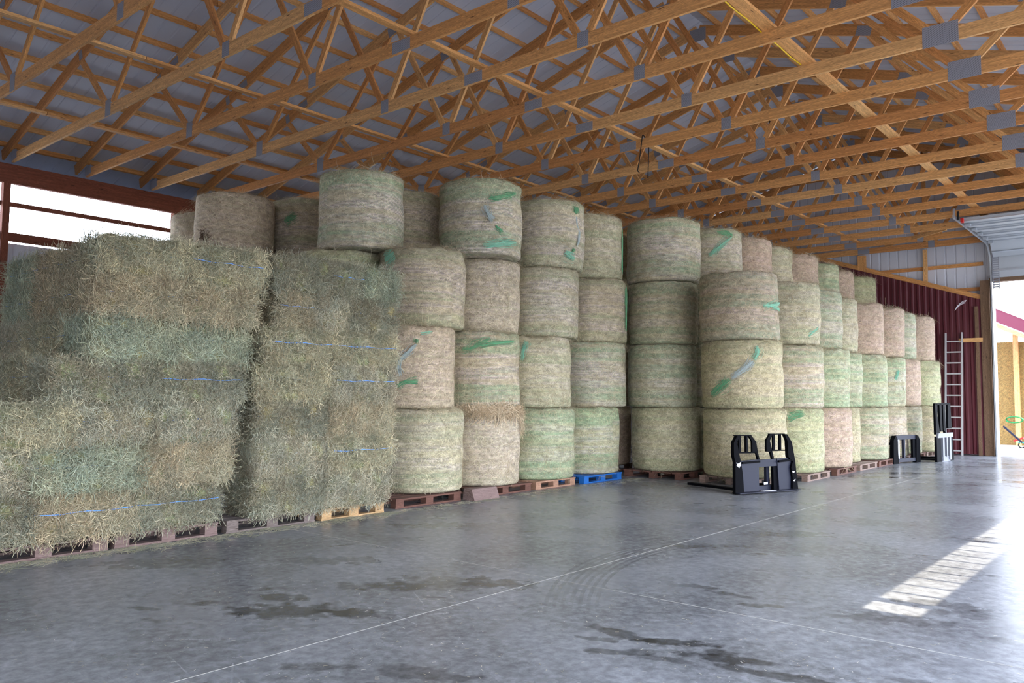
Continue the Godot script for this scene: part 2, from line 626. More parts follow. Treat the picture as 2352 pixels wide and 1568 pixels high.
# ==================================================================== walls
func shell() -> void:
	var l := structure("wall_left")
	part(l, "girder", beam(Vector3(LEFT, 5.12, 5.4), Vector3(LEFT, 5.12, -23.1), 0.33, 0.09), M.stained)
	part(l, "girt", beam(Vector3(LEFT - 0.08, 4.615, 5.4), Vector3(LEFT - 0.08, 4.615, -23.1), 0.075, 0.05), M.stained)
	part(l, "sill_beam", beam(Vector3(LEFT - 0.08, 4.05, 5.4), Vector3(LEFT - 0.08, 4.05, -23.1), 0.15, 0.05), M.stained)
	for k in 9:
		part(l, "post", beam(Vector3(LEFT - 0.02, 0.0, 4.2 - 3.0 * k), Vector3(LEFT - 0.02, 4.96, 4.2 - 3.0 * k), 0.13, 0.11, Vector3.RIGHT), M.stained)
	for k in 31:
		var s := part(l, "siding_sheet", ribbed(0.914, 0, 4.0, 4.0, 0.229, -0.02), M.siding)
		s.transform = Transform3D(Basis(Vector3(0, 0, -1), Vector3.UP, Vector3(1, 0, 0)), Vector3(LEFT - 0.13, -0.05, 5.2 - k * 0.914))
	part(l, "soffit", box(Vector3(1.25, 0.02, 28.6), 2), M.siding, Vector3(LEFT - 0.68, 5.30, -8.9))
	part(l, "fascia", box(Vector3(0.03, 0.26, 28.6), 2), M.siding, Vector3(LEFT - 1.28, 5.40, -8.9))
	var r := structure("wall_right")
	part(r, "girder", beam(Vector3(RIGHT, 5.13, 5.4), Vector3(RIGHT, 5.13, -23.1), 0.36, 0.09), M.stained)
	part(r, "header", box(Vector3(0.12, 1.25, 28.4), 2), M.siding, Vector3(RIGHT, 3.725, -8.9))
	part(r, "closure", box(Vector3(0.12, 0.7, 11.0), 2), M.siding, Vector3(RIGHT, 4.65, -0.2))
	part(r, "panel", box(Vector3(0.12, 3.2, 4.0), 2), M.siding, Vector3(RIGHT, 1.55, 3.2))
	part(r, "panel", box(Vector3(0.12, 3.2, 2.0), 2), M.siding, Vector3(RIGHT, 1.55, -22.1))
	for z in [1.2, -6.02, -9.1, -12.2, -15.3, -21.1]:
		part(r, "post", beam(Vector3(RIGHT, 0.0, z), Vector3(RIGHT, 4.96, z), 0.13, 0.13, Vector3.RIGHT), M.stained)
	for k in 46:
		if k % 10 != 0:
			part(r, "mesh_rod", tube([Vector3(RIGHT, 4.34, -6.02 - k * 0.308), Vector3(RIGHT, 4.96, -6.02 - k * 0.308)], 0.02, 5), M.zinc)
	var b := structure("wall_front")
	part(b, "panel", box(Vector3(13.6, 9.0, 0.12), 0), M.siding, Vector3(-8.9, 4.3, 5.6))
	part(b, "panel", box(Vector3(4.2, 5.2, 0.12), 0), M.siding, Vector3(0.0, 6.2, 5.6))
	part(b, "panel", box(Vector3(1.2, 3.7, 0.12), 1), M.siding, Vector3(1.5, 1.8, 5.6))

# ==================================================================== roof
func roof() -> void:
	var a := atan(PITCH)
	var up := Vector3(cos(a), sin(a), 0)
	var r := structure("ceiling")
	var lift := 0.096 + 0.092
	var foot := Vector3(LEFT - 1.25, (LEFT - 1.25) * PITCH + 10.15 + lift / cos(a), 0)
	var long := (RIDGE - foot.x) / cos(a)
	var sheet := ribbed(0.914, 0, long, long, 0.229, 0.008, 0.02)
	var reach := (RIGHT + 0.30 - RIDGE) / cos(a)
	var short := ribbed(0.914, 0, reach, reach, 0.229, 0.008, 0.02)
	for k in 32:
		var z := 5.7 - k * 0.914
		part(r, "roof_sheet", sheet, M.roofsteel).transform = Transform3D(Basis(Vector3(0, 0, 1), up, Vector3(0, 0, 1).cross(up)), Vector3(foot.x, foot.y, z - 0.914))
		var up2 := Vector3(-up.x, up.y, 0)
		part(r, "roof_sheet", short, M.roofsteel).transform = Transform3D(Basis(Vector3(0, 0, -1), up2, Vector3(0, 0, -1).cross(up2)), Vector3(2.0 * RIDGE - foot.x, foot.y, z) + up2 * (long - reach))
	part(r, "ridge_cap", plate([Vector2(-0.25, -0.06), Vector2(0, 0.015), Vector2(0.25, -0.06), Vector2(0.25, -0.05), Vector2(0, 0.03), Vector2(-0.25, -0.05)], Transform3D(Basis(), Vector3(RIDGE, RIDGE * PITCH + 10.15 + lift / cos(a) + 0.03, -8.9)), 29.3), M.roofsteel)
	for k in 15:
		var x := -15.7 + 0.61 * k
		var y := x * PITCH + 10.15 + (0.096 + 0.046) / cos(a)
		for s in 2:
			var xx := x if s == 0 else 2.0 * RIDGE - x
			var n := Vector3(-sin(a), cos(a), 0) if s == 0 else Vector3(sin(a), cos(a), 0)
			for seg in 5:
				var z0 := 5.5 - seg * 5.75
				part(r, "purlin", beam(Vector3(xx, y, z0), Vector3(xx, y, z0 - 5.74), 0.089, 0.038, n), any_wood())

func trusses() -> void:
	var a := atan(PITCH)
	var top := func(x: float) -> float: return 10.15 - PITCH * absf(x - RIDGE) + PITCH * RIDGE
	var ordinal := ["first", "second", "third", "fourth", "fifth", "sixth", "seventh", "eighth", "ninth", "tenth", "eleventh", "twelfth", "thirteenth", "fourteenth", "fifteenth", "sixteenth"]
	for k in 16:
		build_truss(-2.43 - 1.2075 * k, "timber roof truss, %s counted from the near end of the barn" % ordinal[k], a, top)
	build_truss(-2.43 - 1.2075 * 16, "timber roof truss just before the last, near the far gable", a, top)
	build_truss(-2.43 - 1.2075 * 17 + 0.12, "timber roof truss standing beside the white steel siding of the far gable wall", a, top)
	# long boards that tie the bottom chords together
	var rails := [[-3.47, 0.14, "wide pale tie board with yellow cord along it, nailed across the truss bottom chords"], [-6.65, 0.10, "pale tie board across the truss chords beside the middle splice plates"], [-9.68, 0.089, "narrow tie board across the truss chords above the tall round bales"], [-12.75, 0.089, "narrow tie board across the truss chords nearest the left eave"], [-0.45, 0.089, "tie board across the truss chords nearest the right eave"]]
	for q in rails:
		var t := thing("tie_board", q[2], "board", Vector3(q[0], CHORD + 0.15 + 0.019, -10.0), "long tie boards on the trusses")
		for s in 4:
			part(t, "board", beam(Vector3(0, 0, 11.6 - s * 6.05), Vector3(0, 0, 11.6 - (s + 1) * 6.05 + 0.01), 0.038, q[1]), M["wood2"] if s % 2 == 0 else M["wood0"])
	var c := thing("extension_cord", "yellow cord lying along the edge of the wide tie board overhead", "cord")
	var pts := []
	for k in 26:
		pts.append(Vector3(-3.55 + 0.006 * sin(k * 1.3), CHORD + 0.15 - 0.008, -5.6 - k * 0.16))
	part(c, "cord", tube(pts, 0.009, 6), M.yellow)

func build_truss(z: float, lab: String, a: float, top: Callable) -> void:
	var t := thing("roof_truss", lab, "roof truss", Vector3(RIDGE, CHORD, z), "timber roof trusses")
	var half := RIDGE - LEFT
	var w := any_wood()
	var o := func(x: float, y: float) -> Vector3: return Vector3(x - RIDGE, y - CHORD, 0)
	# bottom chord of two lengths butted beside the ridge, as the splice plates show
	part(t, "bottom_chord", beam(Vector3(-half + 0.10, 0.075, 0), Vector3(0, 0.075, 0), 0.15, 0.038), any_wood())
	part(t, "bottom_chord", beam(Vector3(0, 0.075, 0), Vector3(half - 0.10, 0.075, 0), 0.15, 0.038), any_wood())
	var splice := -12.14
	for s in [-1.0, 1.0]:
		var f := func(x: float) -> Vector3: return Vector3((x - RIDGE) * -s if s > 0 else x - RIDGE, top.call(x) - CHORD, 0)
		part(t, "top_chord", beam(f.call(LEFT - 0.40), f.call(splice), 0.184, 0.038, Vector3.UP), w)
		part(t, "top_chord", beam(f.call(splice), f.call(RIDGE - 0.02), 0.184, 0.038, Vector3.UP), any_wood())
		var pairs := [[-11.66, -12.62], [-11.48, -9.82], [-8.56, -9.62], [-8.40, -6.90]]
		for p in pairs:
			var b := Vector3((p[0] - RIDGE) * -s if s > 0 else p[0] - RIDGE, 0.16, 0)
			var e: Vector3 = f.call(p[1]) - Vector3(0, 0.07, 0)
			part(t, "web", beam(b, e, 0.089, 0.037, Vector3(-s, 0.3, 0)), any_wood())
		# steel plates
		var wide := 0.36 if s > 0 else 0.17
		var pl := [[-11.58, CHORD + 0.10, wide, 0.24, 0.0], [-8.48, CHORD + 0.09, 0.15, 0.18, 0.0], [-12.60, top.call(-12.60) - 0.02, 0.11, 0.15, a], [-12.14, top.call(-12.14), 0.26, 0.12, a], [-9.72, top.call(-9.72) - 0.02, 0.24, 0.16, a], [LEFT + 0.20, CHORD + 0.11, 0.24, 0.16, a * 0.5]]
		for q in pl:
			var x: float = (q[0] - RIDGE) * -s if s > 0 else q[0] - RIDGE
			var g := part(t, "gusset_plate", box(Vector3(q[2], q[3], 0.003)), M.galv, Vector3(x, q[1] - CHORD, 0.0206))
			g.rotation.z = q[4] * -s
	part(t, "gusset_plate", box(Vector3(0.30, 0.135, 0.003)), M.galv, Vector3(0.0, 0.07, 0.0206))
	part(t, "gusset_plate", box(Vector3(0.32, 0.24, 0.003)), M.galv, Vector3(0.0, top.call(RIDGE) - CHORD - 0.10, 0.0206))

# ==================================================================== far gable
func gable() -> void:
	var g := structure("wall_back")
	var roofline := func(x: float) -> float: return 10.15 - PITCH * absf(x - RIDGE) + PITCH * RIDGE + 0.18
	var x := LEFT - 0.2
	while x < RIGHT + 0.1:
		var x1 := minf(x + 0.914, RIGHT + 0.2)
		var xa := x
		if x < RIDGE and x1 > RIDGE:
			x1 = RIDGE
		if x < -3.78 and x1 > -3.78:
			x1 = -3.78
		var bottom := -0.02 if x1 <= -3.77 or xa >= 1.0 else 4.36
		part(g, "siding_sheet", ribbed(x1 - xa, bottom, roofline.call(xa), roofline.call(x1), 0.229, -0.018), M.siding, Vector3(xa, 0, GABLE - 0.06))
		x = x1 + 0.0002
	for q in [[4.79, -15.3, -6.99], [4.79, -6.80, -5.37], [4.79, -5.26, -4.0], [4.16, -5.26, -4.0], [4.16, -15.3, -6.99], [6.5, -15.3, 1.8], [7.6, -13.0, -0.5]]:
		part(g, "girt", beam(Vector3(q[1], q[0], GABLE - 0.035), Vector3(q[2], q[0], GABLE - 0.035), 0.09, 0.04), any_wood())
	part(g, "post", beam(Vector3(-6.89, 0.0, GABLE + 0.05), Vector3(-6.89, 5.28, GABLE + 0.05), 0.19, 0.14, Vector3.RIGHT), any_wood())
	part(g, "post", beam(Vector3(-5.31, 3.9, GABLE + 0.03), Vector3(-5.31, 5.28, GABLE + 0.03), 0.09, 0.09, Vector3.RIGHT), any_wood())
	part(g, "post", beam(Vector3(-5.31, 5.49, GABLE - 0.01), Vector3(-5.31, 8.4, GABLE - 0.01), 0.09, 0.05, Vector3.RIGHT), any_wood())
	part(g, "brace", beam(Vector3(-6.1, 5.38, GABLE + 0.7), Vector3(-4.4, 5.42, GABLE + 1.9), 0.09, 0.038), any_wood())
	# maroon sheets under a sloping board
	var w := structure("wall_partition")
	var line := func(xx: float) -> float: return 4.71 - 0.347 * (xx + 6.47)
	x = -11.55
	while x < -4.05:
		var x1 := minf(x + 0.9, -4.02)
		part(w, "maroon_sheet", ribbed(x1 - x, 0.02, line.call(x), line.call(x1), 0.15, 0.028, 0.045), M.red, Vector3(x, 0, GABLE + 0.13))
		x = x1 + 0.0002
	part(w, "top_board", beam(Vector3(-11.5, line.call(-11.5) + 0.05, GABLE + 0.09), Vector3(-4.02, line.call(-4.02) + 0.05, GABLE + 0.09), 0.14, 0.04), any_wood())
	part(w, "loose_board", beam(Vector3(-4.55, 2.86, GABLE + 0.19), Vector3(-4.02, 2.86, GABLE + 0.19), 0.10, 0.03), M["wood2"])
	part(w, "corner_board", beam(Vector3(-4.14, 0.0, GABLE + 0.18), Vector3(-4.14, 3.7, GABLE + 0.18), 0.08, 0.03, Vector3.RIGHT), M.jamb)
	for k in 3:
		var p := []
		for i in 8:
			var tt := i / 7.0
			p.append(Vector3(-4.62 + 0.24 * tt + 0.02 * k, 3.62 + 0.34 * tt - 0.16 * tt * tt + 0.03 * k, GABLE + 0.2 + 0.03 * k))
		part(w, "wire", tube(p, 0.006, 5), M.white)

func overhead_door() -> void:
	var f := structure("door_1")
	part(f, "jamb", box(Vector3(0.20, 4.34, 0.20), 1), M.jamb, Vector3(-3.95, 2.17, GABLE + 0.06))
	part(f, "jamb", box(Vector3(0.16, 4.34, 0.20), 1), M.jamb, Vector3(1.08, 2.17, GABLE + 0.06))
	part(f, "jamb_face", box(Vector3(0.05, 4.32, 0.24), 1), M.alu, Vector3(-3.80, 2.16, GABLE - 0.02))
	part(f, "header", box(Vector3(4.95, 0.10, 0.22), 0), M.jamb, Vector3(-1.37, 4.34, GABLE + 0.08))
	var t := thing("overhead_door", "white ribbed overhead door rolled up on steel tracks in the far gable", "garage door", Vector3(-1.37, 0, GABLE + 0.22))
	var path := []
	var bend := 0.55
	var yh := 5.19
	for k in 7:
		var a := PI * 0.5 * k / 6.0
		path.append(Vector2(bend - bend * cos(a), yh - bend + bend * sin(a)))
	var rail := [Vector3(0, 0, 0)]
	for p in path:
		rail.append(Vector3(0, p.y, p.x))
	rail.append(Vector3(0, yh + 0.03, 3.95))
	for x in [-2.42, 2.42]:
		var tr := []
		for p in rail:
			tr.append(p + Vector3(x, 0, 0))
		var st := begin()
		for k in tr.size() - 1:
			add_beam(st, tr[k], tr[k + 1], 0.07, 0.035, Vector3(0, 0.5, 1))
		part(t, "track", st.commit(), M.zinc)
		var st2 := begin()
		for k in 15:
			var y := 4.15 + k * 0.055
			add_box(st2, Transform3D(Basis(), Vector3(x + 0.10 * signf(-x) , y, 0.0)), Vector3(0.13, 0.034, 0.006))
		add_box(st2, Transform3D(Basis(), Vector3(x + 0.04 * signf(-x), 4.55, 0.0)), Vector3(0.02, 0.9, 0.01))
		add_box(st2, Transform3D(Basis(), Vector3(x + 0.17 * signf(-x), 4.55, 0.0)), Vector3(0.02, 0.9, 0.01))
		part(t, "perforated_angle", st2.commit(), M.galv)
		for k in 5:
			part(t, "hinge", box(Vector3(0.10, 0.05, 0.07)), M.zinc, Vector3(x + 0.14 * signf(-x), yh - 0.05, 0.75 + k * 0.62))
	# seven leaves: one upright at the header, one in the bend, the rest flat overhead
	var spots := [[Vector3(0, 4.68, -0.02), 0.0], [Vector3(0, 5.10, 0.25), 0.85], [Vector3(0, yh + 0.02, 0.84), PI / 2], [Vector3(0, yh + 0.02, 1.46), PI / 2], [Vector3(0, yh + 0.02, 2.08), PI / 2], [Vector3(0, yh + 0.02, 2.70), PI / 2], [Vector3(0, yh + 0.02, 3.32), PI / 2]]
	for q in spots:
		var leaf := part(t, "door_leaf", box(Vector3(4.72, 0.60, 0.045), 0), M.doorskin, q[0])
		leaf.rotation.x = q[1]
		for e in [-0.12, 0.27]:
			part(leaf, "stile", box(Vector3(4.72, 0.03, 0.03), 0), M.zinc, Vector3(0, e, 0.035 if q[1] < 0.5 else -0.035 if q[1] > 99.0 else 0.035))
	part(t, "bumper", box(Vector3(0.05, 0.09, 0.10)), M.redplastic, Vector3(-2.30, yh - 0.03, 3.72))
	part(t, "bumper_spring", tube([Vector3(-2.36, yh + 0.16, 3.80), Vector3(-2.36, yh - 0.02, 3.80)], 0.022, 8), M.rubber)
	part(t, "track_hanger", beam(Vector3(-2.42, yh, 3.88), Vector3(-2.42, CHORD + 0.1, 3.88), 0.04, 0.03, Vector3.RIGHT), M.zinc)

func outdoors() -> void:
	var s := thing("shed", "red roofed open shed of strand board outside the far doorway", "shed", Vector3(-4.2, -0.02, -28.4))
	part(s, "wall", box(Vector3(3.2, 3.2, 0.02), 1), M.osb, Vector3(-0.7, 1.6, -0.9))
	for x in [0.35, -0.6]:
		part(s, "stud", box(Vector3(0.14, 3.5, 0.14), 1), M["wood2"], Vector3(x + 0.55, 1.7, -0.75))
	part(s, "roof", plate([Vector2(-2.6, 5.2), Vector2(1.6, 3.02), Vector2(1.6, 3.12), Vector2(-2.6, 5.30)], Transform3D(Basis(), Vector3(0, 0, -0.6)), 3.0), M.redtrim)
	part(s, "fascia", plate([Vector2(-2.6, 4.86), Vector2(1.6, 2.74), Vector2(1.6, 3.08), Vector2(-2.6, 5.24)], Transform3D(Basis(), Vector3(0, 0, 0.92)), 0.03), M.redtrim)
	part(s, "rafter", plate([Vector2(-2.6, 4.70), Vector2(1.5, 2.62), Vector2(1.5, 2.74), Vector2(-2.6, 4.86)], Transform3D(Basis(), Vector3(0, 0, 0.88)), 0.05), M["wood2"])
	var h := thing("garden_hose", "green garden hose coil hung outside the far doorway", "hose", Vector3(-4.25, 0.78, -28.6))
	var pts := []
	for k in 50:
		var a := k * 0.5
		pts.append(Vector3(0.22 * cos(a), 0.09 * sin(a), 0.004 * k))
	part(h, "coil", tube(pts, 0.02, 6), solid(Color(0.10, 0.45, 0.22), 0.5))
	var w := thing("scooter", "small scooter with teal deck and red fork lying outside the far doorway", "scooter", Vector3(-3.95, -0.02, -27.6))
	part(w, "handle", beam(Vector3(-0.45, 0.62, 0), Vector3(0.02, 0.16, 0.05), 0.05, 0.05), M.slate)
	part(w, "deck", beam(Vector3(-0.1, 0.17, 0), Vector3(0.5, 0.15, 0.1), 0.03, 0.10), solid(Color(0.15, 0.62, 0.55), 0.5))
	part(w, "fork", beam(Vector3(-0.2, 0.2, 0.02), Vector3(0.05, 0.3, 0.04), 0.05, 0.05), M.redplastic)
	for x in [0.0, 0.46]:
		var ring := []
		for k in 13:
			ring.append(Vector3(x + 0.085 * cos(TAU * k / 12.0), 0.095 + 0.085 * sin(TAU * k / 12.0), 0.03 + x * 0.14))
		part(w, "wheel", tube(ring, 0.018, 6), M.rubber)

# ==================================================================== straw strands
func tuft(sd: int, strands: int, long: float, spread: float, r: float, lift: float) -> ArrayMesh:
	# a few bent strands lying roughly in the xz plane, y pointing out of the bale
	var q := RandomNumberGenerator.new()
	q.seed = sd
	var st := begin()
	for s in strands:
		var p := Vector3(q.randf_range(-spread, spread), q.randf_range(-0.004, lift * 0.5), q.randf_range(-spread, spread))
		var yaw := q.randf() * TAU
		var pitch := q.randfn(0.0, 0.22)
		var bend := q.randfn(0.0, 0.5)
		var sag := q.randfn(-0.05, 0.16)
		var l := long * q.randf_range(0.5, 1.2)
		var pts := []
		var d := Vector3.ZERO
		for k in 5:
			pts.append(p + d)
			d += Vector3(cos(yaw) * cos(pitch), sin(pitch), sin(yaw) * cos(pitch)) * l / 4.0
			yaw += bend * 0.4
			pitch += sag
		add_tube(st, pts, r * q.randf_range(0.7, 1.25), 3)
	return st.commit()

func face_basis(n: Vector3) -> Basis:
	var t := n.cross(Vector3.UP if absf(n.y) < 0.9 else Vector3.RIGHT).normalized()
	var a := rng.randf() * TAU
	var x := t * cos(a) + n.cross(t) * sin(a)
	return Basis(x, n, x.cross(n)) * Basis.from_scale(Vector3.ONE * rng.randf_range(0.7, 1.25))

# ==================================================================== round bales
var round_bodies := []
var round_fuzz := []

func bale_body(sd: int) -> ArrayMesh:
	var n := FastNoiseLite.new()
	n.seed = sd
	n.frequency = 0.9
	n.fractal_octaves = 3
	var prof := [[0.0, 0.0], [0.35, 0.0], [0.55, 0.003], [0.59, 0.014], [0.606, 0.034], [0.612, 0.07]]
	for k in 9:
		prof.append([0.612 + 0.006 * sin(PI * (k + 1) / 10.0), 0.07 + (k + 1) * 0.094])
	prof.append_array([[0.611, 1.02], [0.604, 1.056], [0.585, 1.078], [0.52, 1.088], [0.30, 1.09], [0.0, 1.09]])
	var seg := 64
	var st := begin()
	st.set_smooth_group(0)
	for j in prof.size():
		for i in seg + 1:
			var a := TAU * (i % seg) / seg
			var r: float = prof[j][0]
			var y: float = prof[j][1]
			var q := Vector3(cos(a) * r, y, sin(a) * r)
			var m := n.get_noise_3d(q.x * 1.6, q.y * 2.2, q.z * 1.6)
			var edge := clampf(r / 0.5 - 0.3, 0.0, 1.0)
			q += Vector3(cos(a), 0, sin(a)) * m * 0.035 * edge
			if y > 1.0:
				q.y += n.get_noise_3d(q.x * 3.0, 7.0, q.z * 3.0) * 0.03
			var v := y / 1.09
			var u := float(i) / seg
			if j < 3:
				v = r * 0.2
			elif j > prof.size() - 4:
				v = 1.0 - r * 0.25
			st.set_uv(Vector2(u, 1.0 - v))
			st.add_vertex(q)
	var row := seg + 1
	for j in prof.size() - 1:
		for i in seg:
			var a := j * row + i
			for k in [a, a + 1, a + row + 1, a, a + row + 1, a + row]:
				st.add_index(k)
	st.generate_normals()
	return st.commit()

func make_round_kit() -> void:
	for k in 4:
		round_bodies.append(bale_body(30 + k))
	var mesh := tuft(5, 5, 0.13, 0.05, 0.0016, 0.02)
	for k in 4:
		var pl := []
		var co := []
		for i in 420:
			var a := rng.randf() * TAU
			var n := Vector3(cos(a), 0, sin(a))
			var y := 1.09 * rng.randf()
			var b_flat := 0.3
			var r := 0.616
			if i < 200:
				y = 1.075 + rng.randfn(0.0, 0.008)
				b_flat = 0.45
				r = rng.randf_range(0.50, 0.61)
				n = (n * (0.2 + r) + Vector3.UP).normalized()
			var b := face_basis(n)
			b = b.scaled_local(Vector3(1, b_flat, 1))
			pl.append(Transform3D(b, Vector3(cos(a) * r, y, sin(a) * r)))
			var c: Color = [Color(0.46, 0.38, 0.24), Color(0.52, 0.44, 0.29), Color(0.40, 0.37, 0.23), Color(0.42, 0.32, 0.19), Color(0.62, 0.54, 0.38)][rng.randi() % 5]
			co.append(c * rng.randf_range(0.75, 1.1))
		round_fuzz.append(scatter(mesh, pl, co))

func streak(kind: String, wide: float, path: Array, r: float, y0: float) -> ArrayMesh:
	# net drawn together into a smear across the side of a bale: very many thin cords, frayed at both ends
	var st := begin()
	var tone: Color = M[kind].albedo_color.srgb_to_linear()
	var straw := Color(0.40, 0.34, 0.23)
	var cords := maxi(12, int(wide / 0.0016))
	for c in cords:
		var off := rng.randfn(0.0, 0.36) * wide
		var t0 := absf(rng.randfn(0.0, 0.14))
		var t1 := 1.0 - absf(rng.randfn(0.0, 0.14))
		if rng.randf() < 0.35:
			t0 = rng.randf() * 0.7
			t1 = t0 + rng.randf_range(0.15, 0.3)
		var pts := []
		var steps := 4 * (path.size() - 1) + 2
		var ph := rng.randf() * TAU
		for k in steps + 1:
			var t := lerpf(t0, t1, float(k) / steps) * (path.size() - 1)
			var i := mini(int(t), path.size() - 2)
			var f := t - i
			var th := lerpf(path[i][0], path[i + 1][0], f)
			var y := lerpf(path[i][1], path[i + 1][1], f) - y0
			var d := Vector2((path[i + 1][0] - path[i][0]) * r, path[i + 1][1] - path[i][1]).normalized()
			var o := off * (0.75 + 0.5 * sin(ph + t * 2.0)) + sin(ph + t * 5.0) * wide * 0.06
			th += -d.y * o / r
			y = clampf(y + d.x * o, 0.03, 1.06)
			var rr := r + 0.013 + 0.003 * sin(ph * 3.0 + t * 3.0)
			pts.append(Vector3(cos(th) * rr, y, sin(th) * rr))
		st.set_color(tone.lerp(straw, rng.randf() * 0.45) * rng.randf_range(0.8, 1.15))
		add_tube(st, pts, 0.0024, 4)
	return st.commit()

func round_bales() -> void:
	make_round_kit()
	var streaks := [
		["A2", "netgreen", .054, [[.642, 2.12], [.67, 2.063]]], ["A2", "netpale", .066, [[.67, 2.063], [.829, 1.948], [1.019, 1.846], [1.046, 1.733], [.993, 1.62]]], ["A2", "netgreen", .066, [[1.069, 1.496], [.895, 1.559], [.599, 1.566]]], ["A2", "netteal", .036, [[.577, 2.195], [.3, 2.22]]],
		["B2", "netgreen", .064, [[1.261, 2.034], [1.023, 2.057], [.768, 2.138], [.571, 2.195]]], ["B2", "netgreen", .045, [[.848, 2.076], [.506, 2.129], [-.2, 2.18]]],
		["A3", "netteal", .16, [[1.78, 3.22], [1.439, 3.31]]],
		["B4", "netgreen", .058, [[.646, 4.163], [.348, 4.212], [-.162, 4.319]]], ["B4", "netpale", .083, [[.745, 4.079], [.643, 3.957], [.507, 3.857]]], ["B4", "netgreen", .058, [[.474, 3.79], [.271, 3.71]]], ["B4", "netteal", .09, [[.776, 3.5], [.338, 3.536], [-.177, 3.60]]],
		["C4", "netgreen", .119, [[.044, 4.38], [.062, 4.256]]], ["C4", "netpale", .042, [[.062, 4.221], [.024, 4.079], [-.079, 3.984], [-.058, 3.829], [.041, 3.737]]], ["C4", "netgreen", .049, [[.111, 3.696], [.207, 3.641]]], ["C4", "netteal", .091, [[.455, 3.606], [.111, 3.531]]],
		["C2", "netteal", .09, [[1.032, 2.22], [1.13, 2.109], [1.161, 1.91]]], ["D3", "netgreen", .09, [[-.36, 3.3], [-.30, 2.5]]], ["D4", "netgreen", .07, [[-.36, 4.3], [-.34, 3.5]]],
		["F2", "netteal", .059, [[.796, 2.203], [.766, 2.081], [.876, 1.971]]], ["F2", "netpale", .074, [[.876, 1.971], [1.086, 1.841], [1.421, 1.692]]], ["F2", "netgreen", .119, [[1.421, 1.679], [1.776, 1.501], [1.983, 1.432]]],
		["F3", "netteal", .067, [[.542, 2.822], [.168, 2.857], [-.384, 2.919]]], ["F3", "netteal", .052, [[.295, 2.831], [-.324, 2.80]]], ["G3", "netteal", .057, [[.505, 2.436], [.32, 2.515], [.039, 2.614]]],
		["N1", "netgreen", .084, [[.91, 4.403], [.628, 4.383], [.367, 4.331]]], ["N1", "netteal", .075, [[.367, 4.331], [.847, 4.116], [1.156, 3.943]]], ["G1", "netgreen", .089, [[1.202, 1.046], [.726, 1.144]]],
		["Q4", "netgreen", .101, [[1.25, 4.094], [.9, 4.179]]], ["K2", "netteal", .086, [[.41, 2.008], [.586, 1.797]]],
	]
	# code, x, z, radius, level (0 bottom), texture, tint, label
	var near := "front row"
	var B := [
		["A1", -8.12, -7.63, .61, 0, 2, 0, "plain pale round bale at floor level touching the square hay stack"], ["A2", -8.20, -7.57, .59, 1, 3, 1, "round bale with a pale blue arc and green knot, beside the square hay"], ["A3", -8.30, -7.84, .60, 2, 0, 1, "striped round bale with teal upper corner, topping the shortest stack beside square hay"],
		["B1", -8.10, -8.83, .60, 0, 3, 0, "floor-level round bale with loose brown straw draped over its top"], ["B2", -8.10, -8.82, .60, 1, 1, 1, "round bale with a slanting green smear, resting on the loose brown straw"], ["B3", -8.25, -9.02, .58, 2, 3, 0, "plain tan round bale third up, right of the teal-cornered bale"], ["B4", -8.05, -8.76, .61, 3, 1, 0, "big top round bale with zigzag green and white net smear"],
		["C1", -8.05, -10.11, .61, 0, 4, 2, "greenish white-banded round bale on the pale pallet left of the blue pallet"], ["C2", -8.05, -10.03, .60, 1, 2, 0, "round bale with teal left edge, above the one on the pale pallet"], ["C3", -8.02, -10.20, .60, 2, 0, 0, "round bale third up, under the bale with the white hook-shaped streak"], ["C4", -8.00, -10.30, .61, 3, 0, 0, "top round bale with shaggy brown rim and white hook-shaped streak"],
		["D1", -8.05, -11.40, .61, 0, 1, 2, "greenish round bale standing on the blue pallet"], ["D2", -8.05, -11.62, .61, 1, 1, 0, "round bale directly above the one on the blue pallet"], ["D3", -8.06, -11.67, .61, 2, 0, 1, "pinkish round bale with green right edge, third above the blue pallet"], ["D4", -8.10, -11.62, .60, 3, 2, 0, "top round bale of the stack on the blue pallet"],
		["X1", -8.80, -13.00, .60, 0, 3, 3, "pinkish round bale in the dark gap, at floor level"], ["X2", -8.80, -13.00, .60, 1, 0, 1, "shaded round bale in the dark gap, second up"], ["X3", -8.80, -13.00, .60, 2, 2, 0, "shaded round bale in the dark gap, third up"], ["X4", -8.80, -13.00, .60, 3, 2, 0, "shaded round bale in the dark gap, topmost"],
		["E1", -7.25, -12.83, .61, 0, 5, 0, "round bale on the brown pallet right of the dark gap"], ["E2", -7.27, -12.74, .60, 1, 4, 0, "round bale second above the brown pallet right of the dark gap"], ["E3", -7.25, -12.74, .61, 2, 4, 1, "round bale third above the brown pallet right of the dark gap"], ["E4", -7.22, -12.72, .65, 3, 1, 0, "wide top round bale right of the dark gap"],
		["F1", -5.70, -12.66, .66, 0, 5, 1, "wide floor-level round bale behind the nearest black fork frame"], ["F2", -5.70, -12.58, .64, 1, 5, 1, "wide round bale with a long teal, white and green diagonal streak"], ["F3", -5.72, -12.52, .63, 2, 4, 3, "wide round bale with a small mint patch at its right edge"],
		["G1", -5.55, -14.06, .61, 0, 5, 2, "floor-level round bale just right of the nearest fork frame"], ["G2", -5.55, -14.12, .61, 1, 1, 1, "round bale second up, right of the one with the diagonal streak"], ["G3", -5.57, -14.05, .61, 2, 2, 0, "yellowish round bale with a thin teal tick at lower right, third up"],
	]
	var ord := ["third", "fourth", "fifth", "sixth", "seventh", "eighth"]
	var far := [[-5.55, -15.50, 3, 4, 4], [-5.75, -16.80, 5, 4, 2], [-5.58, -18.02, 4, 4, 3], [-5.55, -19.28, 0, 1, 3], [-5.55, -20.60, 4, 3, 4], [-5.40, -21.82, 5, 5, 3]]
